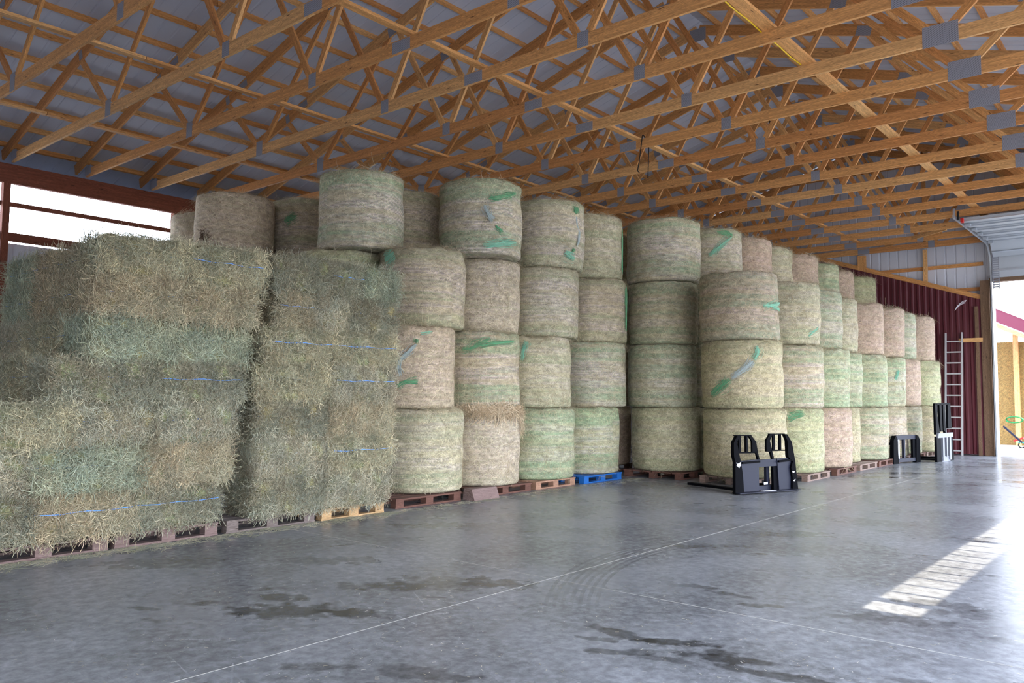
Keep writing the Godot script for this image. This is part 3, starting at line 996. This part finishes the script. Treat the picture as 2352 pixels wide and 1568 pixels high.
	var shift := [[0.02, 0.0, -0.12], [-0.03, 0.03, -0.04], [0.0, 0.0, -0.05], [0.02, 0.0, 0.0], [0.0, 0.0, -0.08], [0.04, 0.0, -0.1]]
	for i in far.size():
		for lv in 3:
			var tint: int = 3 if far[i][2 + lv] == 3 else [1, 2, 0][lv]
			var lab: String = "%s round bale of the %s stack right of the nearest fork frame" % [["floor-level", "middle", "topmost"][lv], ["second", "third", "fourth", "fifth", "sixth", "last"][i]]
			B.append(["HIJKLM"[i] + str(lv + 1), far[i][0] + shift[i][lv], far[i][1], 0.61, lv, far[i][2 + lv], tint, lab])
	var back := [[-6.95, -14.00, .58, 0, 0, "short-looking top bale with a green bent streak, set back behind the fork frame stack"], [-6.88, -15.19, .59, 3, 3, "pink round bale set back on top, right of the green bent streak"], [-6.92, -16.36, .60, 2, 0, "tan round bale set back on top, between two pink bales"], [-6.82, -17.60, .60, 3, 3, "wide pink round bale set back on top, third right of the green bent streak"], [-6.85, -19.00, .60, 4, 2, "greenish round bale set back on top, between two pink ones"], [-6.92, -20.32, .60, 3, 3, "narrow pink round bale set back on top, second from the far end"], [-6.82, -21.75, .60, 5, 2, "farthest round bale on top, against the maroon wall"]]
	for i in back.size():
		B.append(["N%d" % (i + 1), back[i][0], back[i][1], back[i][2], 3, back[i][3], back[i][4], back[i][5]])
	B.append_array([
		["R4", -9.05, -7.33, .60, 3, 1, 0, "largest high round bale seen above the square hay, banded green"], ["R3", -9.35, -7.22, .60, 2, 2, 2, "greenish bale peeping out below the largest high round bale"], ["S4", -9.40, -8.50, .58, 3, 0, 1, "high round bale tucked between the two biggest top bales"],
		["Q4", -11.05, -7.86, .62, 3, 0, 1, "brownish high bale with a bright green patch, behind the largest one"], ["P4", -11.20, -6.62, .585, 3, 3, 1, "dark high round bale with a torn brown hollow at its left"], ["U4", -12.57, -7.43, .58, 3, 3, 1, "sliver of a pale high bale left of the torn dark bale"], ["V4", -14.00, -7.65, .58, 3, 3, 0, "farthest left small round bale against the bright wall opening"],
	])
	for q in B:
		add_round(q, streaks)
	# what stands under the set-back bales: hidden, so alike
	var under := []
	for q in back:
		under.append([q[0], q[1], 3])
	under.append_array([[-9.35, -7.22, 2], [-9.40, -8.50, 3], [-11.05, -7.86, 3], [-11.20, -6.62, 3], [-12.57, -7.43, 3], [-14.00, -7.65, 3]])
	for u in under:
		for lv in u[2]:
			var o := thing("round_bale", "round hay bale hidden behind the front stacks", "hay bale", Vector3(u[0], 0.0 if lv == 0 else 0.12 + 1.09 * lv, u[1]), "round bales hidden behind the front stacks")
			var m := part(o, "body", round_bodies[rng.randi() % 4], M["bale%d0" % (rng.randi() % 6)])
			m.scale = Vector3(0.9, 1.11 if lv == 0 else 1.0, 0.9)

func add_round(q: Array, streaks: Array) -> void:
	var y0: float = 0.12 + 1.09 * q[4]
	var o := thing("round_bale", q[7], "hay bale", Vector3(q[1], y0, q[2]), "round net wrapped hay bales")
	var body := part(o, "body", round_bodies[rng.randi() % 4], M["bale%d%d" % [q[5], q[6]]])
	var s: float = q[3] / 0.618
	body.scale = Vector3(s, 0.89 if q[0] == "P4" else 1.14 if q[0] == "V4" else 1.0, s)
	body.rotation.y = PI * 0.5 * (rng.randi() % 4)
	if q[0] == "P4":
		var hollow := part(o, "torn_hollow", tuft(77, 60, 0.10, 0.08, 0.003, 0.008), solid(Color(0.36, 0.27, 0.20), 0.95))
		hollow.transform = Transform3D(Basis(Vector3(0, 1, 0), Vector3(cos(1.35), 0, sin(1.35)), Vector3(0, 1, 0).cross(Vector3(cos(1.35), 0, sin(1.35)))), Vector3(cos(1.35) * 0.585, 0.34, sin(1.35) * 0.585))
	var f := stuff(o, "loose_straw", round_fuzz[rng.randi() % 4], M.strand)
	f.scale = body.scale
	f.rotation.y = rng.randf() * TAU
	for k in streaks:
		if k[0] == q[0]:
			part(o, "net_streak", streak(k[1], k[2], k[3], q[3], y0), M.strand)

# ==================================================================== square bales
var hay_kits := {}

func hay_body(w: float, h: float, d: float, sd: int) -> ArrayMesh:
	var n := FastNoiseLite.new()
	n.seed = sd
	n.frequency = 2.2
	n.fractal_octaves = 3
	var nu := 14
	var st := begin()
	st.set_smooth_group(0)
	var base := 0
	for axis in 3:
		for s in [-1.0, 1.0]:
			for i in nu + 1:
				for j in nu + 1:
					var q := Vector3.ZERO
					q[axis] = s
					q[(axis + 1) % 3] = -1.0 + 2.0 * i / nu
					q[(axis + 2) % 3] = -1.0 + 2.0 * j / nu
					# rounded box
					var p := Vector3(q.x * d * 0.5, q.y * h * 0.5, q.z * w * 0.5)
					var inner := Vector3(maxf(d * 0.5 - 0.07, 0), maxf(h * 0.5 - 0.07, 0), maxf(w * 0.5 - 0.07, 0))
					var core := p.clamp(-inner, inner)
					var out := (p - core)
					out = out.normalized() if out.length() > 1e-5 else Vector3.ZERO
					p = core + out * 0.07
					p += out * (n.get_noise_3dv(p * 1.6) * 0.06 - 0.005)
					st.add_vertex(p)
			for i in nu:
				for j in nu:
					var a := base + i * (nu + 1) + j
					var t := [a, a + nu + 1, a + nu + 2, a, a + nu + 2, a + 1] if s < 0 else [a, a + nu + 2, a + nu + 1, a, a + 1, a + nu + 2]
					for k in t:
						st.add_index(k)
			base += (nu + 1) * (nu + 1)
	st.generate_normals()
	return st.commit()

func hay_kit(w: float, d: float, variant: int) -> Array:
	var key := "%.2f %.2f %d" % [w, d, variant]
	if not hay_kits.has(key):
		var h := 0.372
		var tones := [Color(0.36, 0.355, 0.24), Color(0.47, 0.44, 0.30), Color(0.60, 0.55, 0.39), Color(0.22, 0.215, 0.14), Color(0.40, 0.43, 0.345), Color(0.80, 0.74, 0.56), Color(0.31, 0.235, 0.15), Color(0.56, 0.575, 0.47)]
		var pl := []
		var co := []
		var n := FastNoiseLite.new()
		n.seed = 40 + variant
		n.frequency = 3.0
		var faces := [[Vector3(1, 0, 0), 480 * w / 0.8], [Vector3(0, 0, 1), 300 * d / 0.8], [Vector3(0, 0, -1), 40 * d / 0.8], [Vector3(0, 1, 0), 110.0]]
		var lean: Color = [Color(0.97, 0.96, 0.94), Color(0.90, 1.0, 0.96), Color(1.02, 0.93, 0.84), Color(0.80, 0.80, 0.77), Color(1.06, 1.04, 0.96)][variant]
		for f in faces:
			for i in int(f[1]):
				var nn: Vector3 = f[0]
				var p := Vector3(rng.randf_range(-0.5, 0.5) * d * 1.02, rng.randf_range(-0.5, 0.5) * h * 0.95, rng.randf_range(-0.5, 0.5) * w * 0.95)
				p -= nn * p.dot(nn)
				p += nn * (Vector3(d, h, w) * 0.5).dot(nn.abs()) * 1.02
				if nn.y > 0.5 and p.x < d * 0.5 - 0.25 and rng.randf() < 0.6:
					p.x = d * 0.5 - rng.randf() * 0.25
				var tilt := (nn + Vector3(rng.randfn(0, 0.22), rng.randfn(-0.08, 0.22), rng.randfn(0, 0.22))).normalized()
				p.y = maxf(p.y, -h * 0.5 + 0.045)
				var fb := face_basis(tilt)
				if nn.y > 0.5:
					fb = face_basis(Vector3.UP).scaled_local(Vector3(1, 0.25, 1))
				if nn.y < 0.5 and p.y > h * 0.38:
					fb = fb.scaled_local(Vector3(0.7, 0.5, 0.7))
				pl.append(Transform3D(fb, p))
				var c: Color = tones[rng.randi() % tones.size()]
				var k := 1.0 + 0.5 * n.get_noise_3dv(p)
				c = c.lerp(Color(0.50, 0.43, 0.30) if n.get_noise_3dv(p + Vector3(9, 0, 0)) > 0.0 else Color(0.40, 0.42, 0.33), 0.35)
				co.append(c * lean * k * rng.randf_range(0.7, 1.3))
		hay_kits[key] = [hay_body(w - 0.03, h, d, 60 + variant), scatter(tuft(90 + variant, 13, 0.088, 0.075, 0.0016, 0.02), pl, co)]
	return hay_kits[key]

func twine_loop(w: float, d: float, y: float, off: float) -> ArrayMesh:
	var pts := []
	var x := d * 0.5 + off
	for k in 9:
		var z := w * (-0.5 + k / 8.0) * 0.96
		pts.append(Vector3(x + 0.012 * sin(k * 2.1), y + 0.006 * sin(k * 1.7 + w), z))
	return tube(pts, 0.0042, 5)

func hay_bale(c: Vector3, w: float, d: float, lab: String, twine := 0.0, turn := 0.0, twine_y := 0.04) -> void:
	var kit := hay_kit(w, d, rng.randi() % 5)
	var o := thing("square_bale", lab, "hay bale", c - Vector3(0, 0.2, 0), "small square hay bales")
	o.rotation.y = turn + rng.randfn(0.0, 0.025)
	var b := part(o, "body", kit[0], M["hay%d" % (rng.randi() % 4)], Vector3(0, 0.2, 0))
	stuff(o, "loose_hay", kit[1], M.strand, Vector3(0, 0.2, 0))
	part(o, "twine", twine_loop(w, d, 0.2 + twine_y, twine), M.twine)

func square_bales() -> void:
	var lv := ["floor-level", "second-layer", "third-layer", "fourth-layer", "fifth-layer", "sixth-layer", "top-layer"]
	var face := -7.37
	# right block, stepping a little to the far side as it rises
	for k in 7:
		var y := 0.13 + 0.20 + 0.392 * k
		var z: float = [-4.66, -4.68, -4.66, -4.66, -4.74, -4.86, -4.86][k] + rng.randfn(0, 0.015)
		var cut := [[0.98, 0.98], [0.98, 0.98], [0.98, 0.98], [0.90, 0.90], [0.90, 0.90], [0.52, 0.52, 0.72], [0.72, 0.52, 0.52]][k] as Array
		var width: float = -6.44 - 0.02 * k - z
		var sum := 0.0
		for c in cut:
			sum += c
		for i in cut.size():
			var w: float = cut[i] * absf(width) / sum
			var d := 0.48 if w > 0.6 else 0.90
			var x := face - d * 0.5 + rng.randfn(0, 0.02)
			var where: String = ["left", "middle", "right"][i] if cut.size() == 3 else ["left", "right"][i]
			var tw := 0.03 if (k == 6 and i == 1) or (k == 5 and i == 0) or (k == 4) or (k == 3 and i == 1) or (k == 1 and i == 1) else -0.01
			hay_bale(Vector3(x, y, z - w * 0.5), snappedf(w, 0.06), d, "green square hay bale, %s %s one in the block beside the round bales" % [lv[k], where], tw)
			z -= w
	# left block: the lower layers run on towards the camera, the upper ones end sooner
	var ends := [-1.75, -1.75, -2.1, -2.72, -2.98, -3.05, -3.08]
	for k in 7:
		var y := 0.13 + 0.20 + 0.385 * k
		var z := -4.29 - 0.07 * k + rng.randfn(0, 0.015)
		var n := int(round((ends[k] - z) / 0.84))
		var w: float = (ends[k] - z) / n
		for i in n:
			var x := face - 0.24 + rng.randfn(0, 0.02)
			var tw := 0.03 if (k == 6 and i == 0) or (k == 3 and i == 0) or (k == 0 and i < 2) else -0.01
			hay_bale(Vector3(x, y, z + w * 0.5), snappedf(w, 0.06), 0.48, "green square hay bale, %s, %s from the dark gap in the left block" % [lv[k], ["first", "second", "third"][i]], tw)
			z += w
		# the shaded end of the block: bales lying across behind the corner one
		if k >= 2:
			for i in 2:
				var zz: float = ends[k] - 0.26 - 0.02
				var yy := y - (0.06 if k == 6 else 0.0)
				hay_bale(Vector3(face - 0.54 - 0.46 - 0.92 * i, yy, zz), 0.90, 0.50, "shaded square hay bale, %s, %s one back on the end of the left block" % [lv[k], ["first", "second", "third"][i]], 0.02, -PI / 2)

# ==================================================================== pallets
func pallet(c: Vector3, wz: float, dx: float, mat: Material, lab: String, h := 0.12) -> void:
	var t := thing("pallet", lab, "pallet", c, "wooden pallets under the hay")
	for i in 6:
		part(t, "deck_board", box(Vector3(dx / 7.0, 0.02, wz), 2), mat, Vector3(dx * (-0.5 + (i + 0.5) / 6.0), h - 0.011, 0))
	for i in 3:
		var x := dx * (-0.43 + 0.43 * i)
		part(t, "bottom_board", box(Vector3(0.10, 0.02, wz), 2), mat, Vector3(x, 0.011, 0))
		for j in 3:
			part(t, "block", box(Vector3(0.10, h - 0.044, 0.13), 2), mat, Vector3(x, h * 0.5, (wz * 0.5 - 0.07) * (j - 1)))

func pallets() -> void:
	pallet(Vector3(-7.90, 0, -2.72), 1.06, 1.0, M.mauve, "weathered pallet under the left square hay, nearest the camera", 0.13)
	pallet(Vector3(-7.90, 0, -3.80), 1.00, 1.0, M.mauve, "weathered pallet under the left square hay, ending at the dark gap", 0.13)
	pallet(Vector3(-7.90, 0, -4.92), 1.06, 1.0, M.greypallet, "grey pallet whose corner sticks out of the dark gap in the square hay", 0.13)
	pallet(Vector3(-7.89, 0, -5.98), 0.90, 1.0, M.newpallet, "new yellow wood pallet under the right end of the square hay", 0.13)
	pallet(Vector3(-8.02, 0, -7.28), 1.15, 1.05, M.brownpallet, "dark brown pallet under the round bale beside the square hay")
	pallet(Vector3(-8.05, 0, -8.80), 1.15, 1.05, M.brownpallet, "dark brown pallet behind the wooden wedge block")
	pallet(Vector3(-8.05, 0, -9.98), 1.00, 1.05, M.pinkpallet, "pale pinkish pallet left of the blue pallet")
	pallet(Vector3(-8.00, 0, -11.20), 1.10, 1.05, M.blue, "bright blue pallet under a greenish round bale")
	pallet(Vector3(-7.20, 0, -12.80), 1.15, 1.15, M.brownpallet, "reddish brown pallet left of the nearest fork frame")
	pallet(Vector3(-5.78, 0, -12.72), 1.05, 1.05, M.weathered, "grey weathered pallet behind the nearest fork frame")
	pallet(Vector3(-8.85, 0, -12.98), 1.05, 1.0, M.brownpallet, "dark pallet deep in the gap between the blue and the brown pallet")
	var names := ["just right of the nearest fork frame", "second right of the nearest fork frame", "third right of the nearest fork frame", "fourth right of the nearest fork frame", "behind the low square fork frame", "between the two far fork frames", "behind the farthest fork frame"]
	var zs := [-14.06, -15.50, -16.80, -18.02, -19.28, -20.60, -21.82]
	for i in 7:
		pallet(Vector3(-5.50, 0, zs[i]), 1.08, 1.05, M.brownpallet if i % 2 else M.weathered, "brown pallet under the round stack " + names[i])
	var w := thing("wedge_block", "sawn mauve wood block leaning against the dark pallet on the floor", "wood block", Vector3(-7.44, 0, -8.16))
	part(w, "block", plate([Vector2(0, 0), Vector2(0.22, 0), Vector2(0.16, 0.15), Vector2(0.02, 0.15)], Transform3D(Basis(Vector3(1, 0, 0), Vector3(0, 1, 0), Vector3(0, 0, 1)), Vector3(-0.10, 0.002, 0)), 0.50), M.mauve)
	# loose brown straw hanging over a bottom bale
	var pl := []
	var co := []
	for i in 330:
		var a := rng.randf_range(-0.75, 1.35)
		var r := 0.60 + rng.randf_range(-0.05, 0.035)
		var drop := absf(rng.randfn(0.0, 0.025))
		if a < -0.42 and rng.randf() < 0.75:
			drop = rng.randf() * 0.38
			r += 0.04
		var n := Vector3(cos(a), 0.3, sin(a)).normalized()
		var b := face_basis(n).scaled_local(Vector3(1, 0.45, 1))
		pl.append(Transform3D(b, Vector3(cos(a) * r, 1.09 - drop, sin(a) * r)))
		var c: Color = [Color(0.56, 0.42, 0.26), Color(0.66, 0.51, 0.33), Color(0.42, 0.30, 0.18), Color(0.74, 0.60, 0.42)][rng.randi() % 4]
		co.append(c * rng.randf_range(0.8, 1.1))
	var s := thing("loose_straw_clump", "clump of loose brown straw hanging over the second round stack's bottom bale", "straw", Vector3(-8.10, 0.12, -8.83))
	stuff(s, "straw", scatter(tuft(15, 7, 0.20, 0.05, 0.0026, 0.03), pl, co), M.strand)

# ==================================================================== fork frames
func forks() -> void:
	# the nearest one, seen from its back: u runs along the frame, v up, w towards the camera
	var a := Vector3(-5.17, 0, -11.02)
	var b := Vector3(-4.72, 0, -12.20)
	var u := (b - a).normalized()
	var n := u.cross(Vector3.UP)
	if n.x < 0:
		n = -n
	var t := thing("fork_frame", "black skid steer pallet fork frame with two arched backrests, nearest the camera", "pallet fork", a)
	var k := 1.29 / 1185.0
	var vv := 0.84 / 1030.0
	var pt := func(x: float, y: float) -> Vector2:
		var base := lerpf(1370.0, 1262.0, (x - 610.0) / 1185.0)
		var s := lerpf(vv, 0.84 / 945.0, (x - 610.0) / 1185.0)
		return Vector2((x - 610.0) * k, maxf((base - y) * s, 0.0))
	var fr := Transform3D(Basis(u, Vector3.UP, n), Vector3.ZERO)
	if fr.basis.determinant() < 0:
		fr.basis = Basis(u, Vector3.UP, n)
	var shape := func(list: Array, depth: float) -> Array:
		var out := []
		for q in list:
			out.append(pt.call(q[0], q[1]))
		return [out, Transform3D(fr.basis, n * depth)]
	var add := func(called: String, list: Array, depth: float, thick: float, mat: Material) -> void:
		var s: Array = shape.call(list, depth)
		part(t, called, plate(s[0], s[1], thick), mat)
	add.call("side_plate", [[625, 1365], [780, 1372], [760, 1000], [725, 790], [662, 460], [708, 345], [670, 340], [605, 460], [605, 700], [630, 800]], 0.03, 0.06, M.black)
	add.call("side_plate", [[1685, 1240], [1797, 1262], [1745, 760], [1685, 450], [1595, 315], [1550, 318], [1600, 430], [1612, 700], [1700, 780], [1665, 880], [1690, 1050]], 0.03, 0.06, M.black)
	add.call("backrest_leg", [[1120, 780], [1085, 770], [1050, 650], [978, 630], [975, 440], [915, 345], [960, 340], [1050, 450], [1080, 640]], 0.0, 0.035, M.black)
	add.call("backrest_leg", [[1345, 745], [1380, 735], [1345, 600], [1308, 430], [1360, 322], [1308, 320], [1240, 425], [1240, 620], [1312, 622]], 0.0, 0.035, M.black)
	add.call("top_rail", [[665, 332], [962, 330], [962, 346], [665, 350]], 0.0, 0.04, M.black)
	add.call("top_rail", [[1300, 310], [1592, 308], [1592, 324], [1300, 326]], 0.0, 0.04, M.black)
	add.call("lower_rail", [[715, 632], [1060, 625], [1060, 648], [715, 655]], 0.0, 0.035, M.black)
	add.call("lower_rail", [[1310, 590], [1610, 584], [1610, 602], [1310, 610]], 0.0, 0.035, M.black)
	for x in [728, 855]:
		add.call("bar", [[x + 6, 340], [x + 42, 340], [x + 42, 640], [x + 6, 640]], 0.0, 0.03, M.black)
	for x in [1363, 1485]:
		add.call("bar", [[x + 6, 318], [x + 40, 318], [x + 40, 595], [x + 6, 595]], 0.0, 0.03, M.black)
	add.call("mount_panel", [[770, 1368], [1085, 1330], [1085, 900], [1110, 760], [960, 765], [740, 790]], 0.0, 0.05, M.slate)
	add.call("mount_panel", [[1465, 1290], [1700, 1262], [1690, 880], [1725, 715], [1430, 735]], 0.0, 0.05, M.slate)
	add.call("panel_lip", [[770, 800], [1085, 770], [1085, 805], [770, 835]], 0.04, 0.03, M.black)
	add.call("panel_lip", [[1440, 765], [1700, 735], [1700, 768], [1440, 800]], 0.04, 0.03, M.black)
	add.call("cross_bar", [[1080, 770], [1440, 735], [1440, 860], [1080, 890]], -0.01, 0.05, M.slate)
	add.call("upright", [[1320, 880], [1372, 872], [1372, 1235], [1320, 1240]], -0.10, 0.05, M.slate)
	add.call("upright", [[1372, 872], [1470, 850], [1470, 1270], [1380, 1280]], -0.02, 0.05, M.black)
	add.call("bottom_bar", [[1080, 1225], [1480, 1190], [1480, 1270], [1080, 1300]], -0.08, 0.04, M.slate)
	part(t, "step_plate", box(Vector3(1.24, 0.012, 0.16)), M.slate, Vector3.ZERO).transform = Transform3D(fr.basis, u * 0.645 + n * 0.06 + Vector3(0, 0.02, 0))
	part(t, "white_label", box(Vector3(0.26, 0.003, 0.06)), M.white).transform = Transform3D(fr.basis, u * 0.66 + n * 0.07 + Vector3(0, 0.0285, 0))
	add.call("white_label", [[1250, 1155], [1320, 1145], [1320, 1185], [1250, 1195]], -0.055, 0.006, M.white)
	add.call("emblem", [[640, 808], [662, 832], [690, 822], [722, 798], [716, 845], [722, 868], [700, 872], [694, 900], [676, 890], [660, 872], [644, 868], [652, 842]], 0.064, 0.004, M.white)
	add.call("emblem", [[1675, 945], [1728, 940], [1712, 968], [1690, 966]], 0.064, 0.004, M.white)
	add.call("emblem", [[1688, 1105], [1738, 1072], [1730, 1110]], 0.064, 0.004, M.white)
	for q in [0.20, 1.08]:
		var s0: Vector3 = u * q + Vector3(0, 0.05, 0)
		part(t, "fork_tine", beam(s0, s0 - n * 1.12 + Vector3(0, -0.012, 0), 0.035, 0.10), M.black)
		part(t, "fork_heel", beam(s0 + Vector3(0, -0.01, 0) - n * 0.04, s0 + Vector3(0, 0.42, 0) - n * 0.04, 0.04, 0.10, n), M.black)
	# the low square one
	var c := Vector3(-5.02, 0, -18.45)
	var d := Vector3(-4.74, 0, -19.50)
	var u2 := (d - c).normalized()
	var n2 := u2.cross(Vector3.UP)
	var f2 := Basis(u2, Vector3.UP, n2 if n2.x > 0 else -n2)
	var t2 := thing("fork_frame", "low square black fork frame in front of the fifth stack, no backrest", "pallet fork", c)
	for s in [[[Vector2(0, 0), Vector2(0.20, 0), Vector2(0.16, 0.55), Vector2(0.10, 0.60), Vector2(0.02, 0.50)], M.black, "side_plate"], [[Vector2(1.07, 0), Vector2(0.90, 0), Vector2(0.92, 0.60), Vector2(1.0, 0.58), Vector2(1.05, 0.50)], M.black, "side_plate"], [[Vector2(0.12, 0.51), Vector2(1.0, 0.51), Vector2(0.95, 0.60), Vector2(0.16, 0.60)], M.slate, "cross_bar"], [[Vector2(0.15, 0.03), Vector2(0.98, 0.03), Vector2(0.98, 0.11), Vector2(0.15, 0.11)], M.slate, "bottom_bar"], [[Vector2(0.22, 0.1), Vector2(0.27, 0.1), Vector2(0.27, 0.52), Vector2(0.22, 0.52)], M.alu, "upright"], [[Vector2(0.44, 0.1), Vector2(0.50, 0.1), Vector2(0.50, 0.52), Vector2(0.44, 0.52)], M.slate, "upright"], [[Vector2(0.80, 0.1), Vector2(0.90, 0.1), Vector2(0.90, 0.52), Vector2(0.80, 0.52)], M.black, "upright"]]:
		part(t2, s[2], plate(s[0], Transform3D(f2, Vector3.ZERO), 0.05 if s[2] != "side_plate" else 0.09), s[1])
	part(t2, "fork_tine", beam(f2.x * 0.1 + Vector3(0, 0.42, 0), f2.x * 0.1 - f2.z * 0.30 + Vector3(0, 0.42, 0), 0.05, 0.05), M.black)
	part(t2, "fork_tine", beam(f2.x * 0.16 + Vector3(0, 0.04, 0), f2.x * 0.16 - f2.z * 0.32 + Vector3(0, 0.04, 0), 0.04, 0.10), M.black)
	# the farthest one with a tall barred backrest
	var e := Vector3(-4.45, 0, -19.72)
	var g := Vector3(-4.33, 0, -20.80)
	var u3 := (g - e).normalized()
	var n3 := u3.cross(Vector3.UP)
	var f3 := Basis(u3, Vector3.UP, n3 if n3.x > 0 else -n3)
	var t3 := thing("fork_frame", "farthest black fork frame with a tall barred backrest and pale uprights", "pallet fork", e)
	for s in [[[Vector2(0, 0), Vector2(0.26, 0), Vector2(0.24, 0.55), Vector2(0.0, 0.56)], M.black, "side_plate", 0.0], [[Vector2(0.10, 0.60), Vector2(0.34, 0.60), Vector2(0.20, 1.02), Vector2(0.22, 1.28), Vector2(0.08, 1.28)], M.black, "backrest_leg", -0.04], [[Vector2(0.38, 0.66), Vector2(0.50, 0.66), Vector2(0.46, 1.28), Vector2(0.34, 1.28)], M.black, "bar", -0.04], [[Vector2(0.56, 0.70), Vector2(0.70, 0.62), Vector2(0.68, 1.28), Vector2(0.56, 1.28)], M.black, "bar", -0.04], [[Vector2(0.86, 0.72), Vector2(1.08, 0.72), Vector2(1.02, 1.30), Vector2(0.86, 1.30)], M.black, "backrest_leg", -0.04], [[Vector2(0.1, 1.25), Vector2(1.0, 1.27), Vector2(1.0, 1.30), Vector2(0.1, 1.29)], M.black, "top_rail", -0.04], [[Vector2(0.0, 0.53), Vector2(0.95, 0.53), Vector2(0.95, 0.63), Vector2(0.05, 0.63)], M.paleworn, "cross_bar", 0.03], [[Vector2(0.32, 0.02), Vector2(0.42, 0.02), Vector2(0.42, 0.54), Vector2(0.32, 0.54)], M.paleworn, "upright", 0.02], [[Vector2(0.55, 0.1), Vector2(0.62, 0.1), Vector2(0.62, 0.54), Vector2(0.55, 0.54)], M.paleworn, "upright", 0.02], [[Vector2(0.74, 0.02), Vector2(0.84, 0.02), Vector2(0.84, 0.54), Vector2(0.74, 0.54)], M.paleworn, "upright", 0.02], [[Vector2(0.9, 0.0), Vector2(1.06, 0.0), Vector2(0.98, 0.55), Vector2(0.9, 0.55)], M.black, "side_plate", 0.0], [[Vector2(0.3, 0.0), Vector2(0.8, 0.0), Vector2(0.8, 0.11), Vector2(0.3, 0.11)], M.paleworn, "bottom_bar", 0.0]]:
		part(t3, s[2], plate(s[0], Transform3D(f3, f3.z * s[3]), 0.05), s[1])
	for q in [0.15, 0.9]:
		part(t3, "fork_tine", beam(f3.x * q + Vector3(0, 0.05, 0), f3.x * q - f3.z * 0.70 + Vector3(0, 0.03, 0), 0.04, 0.10), M.black)

func small_things() -> void:
	var l := thing("ladder", "aluminium ladder leaning on the maroon wall by the far doorway", "ladder", Vector3(-4.84, 0, -22.42))
	var lean := Vector3(0, 3.06, -0.38)
	for x in [0.0, 0.37]:
		part(l, "rail", beam(Vector3(x, 0, 0), Vector3(x, 0, 0) + lean, 0.075, 0.03, Vector3(0, 0, 1)), M.alu)
	for k in 11:
		var p := lean * ((0.12 + k * 0.272) / 3.06)
		part(l, "rung", beam(p + Vector3(0.01, 0, 0), p + Vector3(0.36, 0, 0), 0.032, 0.032), M.alu)
	var s := thing("strap", "black strap looped over a bottom chord near the middle tie board", "strap", Vector3(-6.52, 5.3, -10.87))
	part(s, "end", tube([Vector3(0.0, 0.19, 0.03), Vector3(-0.02, 0.0, 0.04), Vector3(-0.05, -0.2, 0.04), Vector3(-0.09, -0.36, 0.03), Vector3(-0.05, -0.40, 0.03)], 0.008, 6), M.rubber)
	part(s, "end", tube([Vector3(0.0, 0.19, -0.03), Vector3(0.07, 0.02, -0.05), Vector3(0.06, -0.2, -0.05), Vector3(0.05, -0.48, -0.05)], 0.008, 6), M.rubber)
	part(s, "loop", tube([Vector3(0.0, 0.19, 0.03), Vector3(0.0, 0.20, 0.0), Vector3(0.0, 0.19, -0.03)], 0.008, 6), M.rubber)
	var w := thing("hanging_wire", "black wire loop hanging from a small white fixture high in the trusses", "wire", Vector3(-6.3, 6.9, -15.0))
	part(w, "fixture", beam(Vector3(-0.25, 0.06, 0), Vector3(0.10, 0.02, 0), 0.05, 0.08), M.white)
	part(w, "loop", tube([Vector3(0.1, 0.0, 0), Vector3(0.14, -0.15, 0), Vector3(0.10, -0.35, 0), Vector3(0.05, -0.5, 0.02)], 0.012, 6), M.rubber)

# ==================================================================== chaff on the floor
func chaff() -> void:
	var mesh := tuft(3, 1, 0.055, 0.0, 0.0024, 0.0)
	var bits := tuft(4, 7, 0.10, 0.07, 0.0028, 0.012)
	var pl := []
	var co := []
	var tan := [Color(0.62, 0.54, 0.38), Color(0.74, 0.68, 0.52), Color(0.50, 0.44, 0.28), Color(0.80, 0.76, 0.66)]
	for i in 2600:
		var p := Vector3(rng.randf_range(-7.2, -0.4), 0.003, -rng.randf_range(1.6, 12.5))
		if rng.randf() < 0.45:
			p.z = -rng.randf_range(1.6, 5.0)
		var b := Basis(Vector3.UP, rng.randf() * TAU).scaled_local(Vector3(1, 0.12, 1) * rng.randf_range(0.25, 0.9))
		pl.append(Transform3D(b, p))
		co.append(tan[rng.randi() % 4])
	var o := thing("floor_chaff", "thin scatter of pale hay chaff over the grey concrete floor", "chaff")
	stuff(o, "bits", scatter(mesh, pl, co), M.strand)
	pl = []
	co = []
	for i in 900:
		var z := -rng.randf_range(1.8, 12.0)
		var x := -7.42 + absf(rng.randfn(0.0, 0.12))
		if z < -6.5 and rng.randf() < 0.6:
			continue
		pl.append(Transform3D(Basis(Vector3.UP, rng.randf() * TAU).scaled_local(Vector3(1, 0.35, 1) * rng.randf_range(0.4, 1.0)), Vector3(x + 0.03, 0.008, z)))
		co.append([Color(0.50, 0.48, 0.33), Color(0.38, 0.39, 0.27), Color(0.66, 0.60, 0.43)][rng.randi() % 3])
	var q := thing("fallen_hay", "line of fallen green hay on the floor along the pallets", "hay")
	stuff(q, "strands", scatter(bits, pl, co), M.strand)
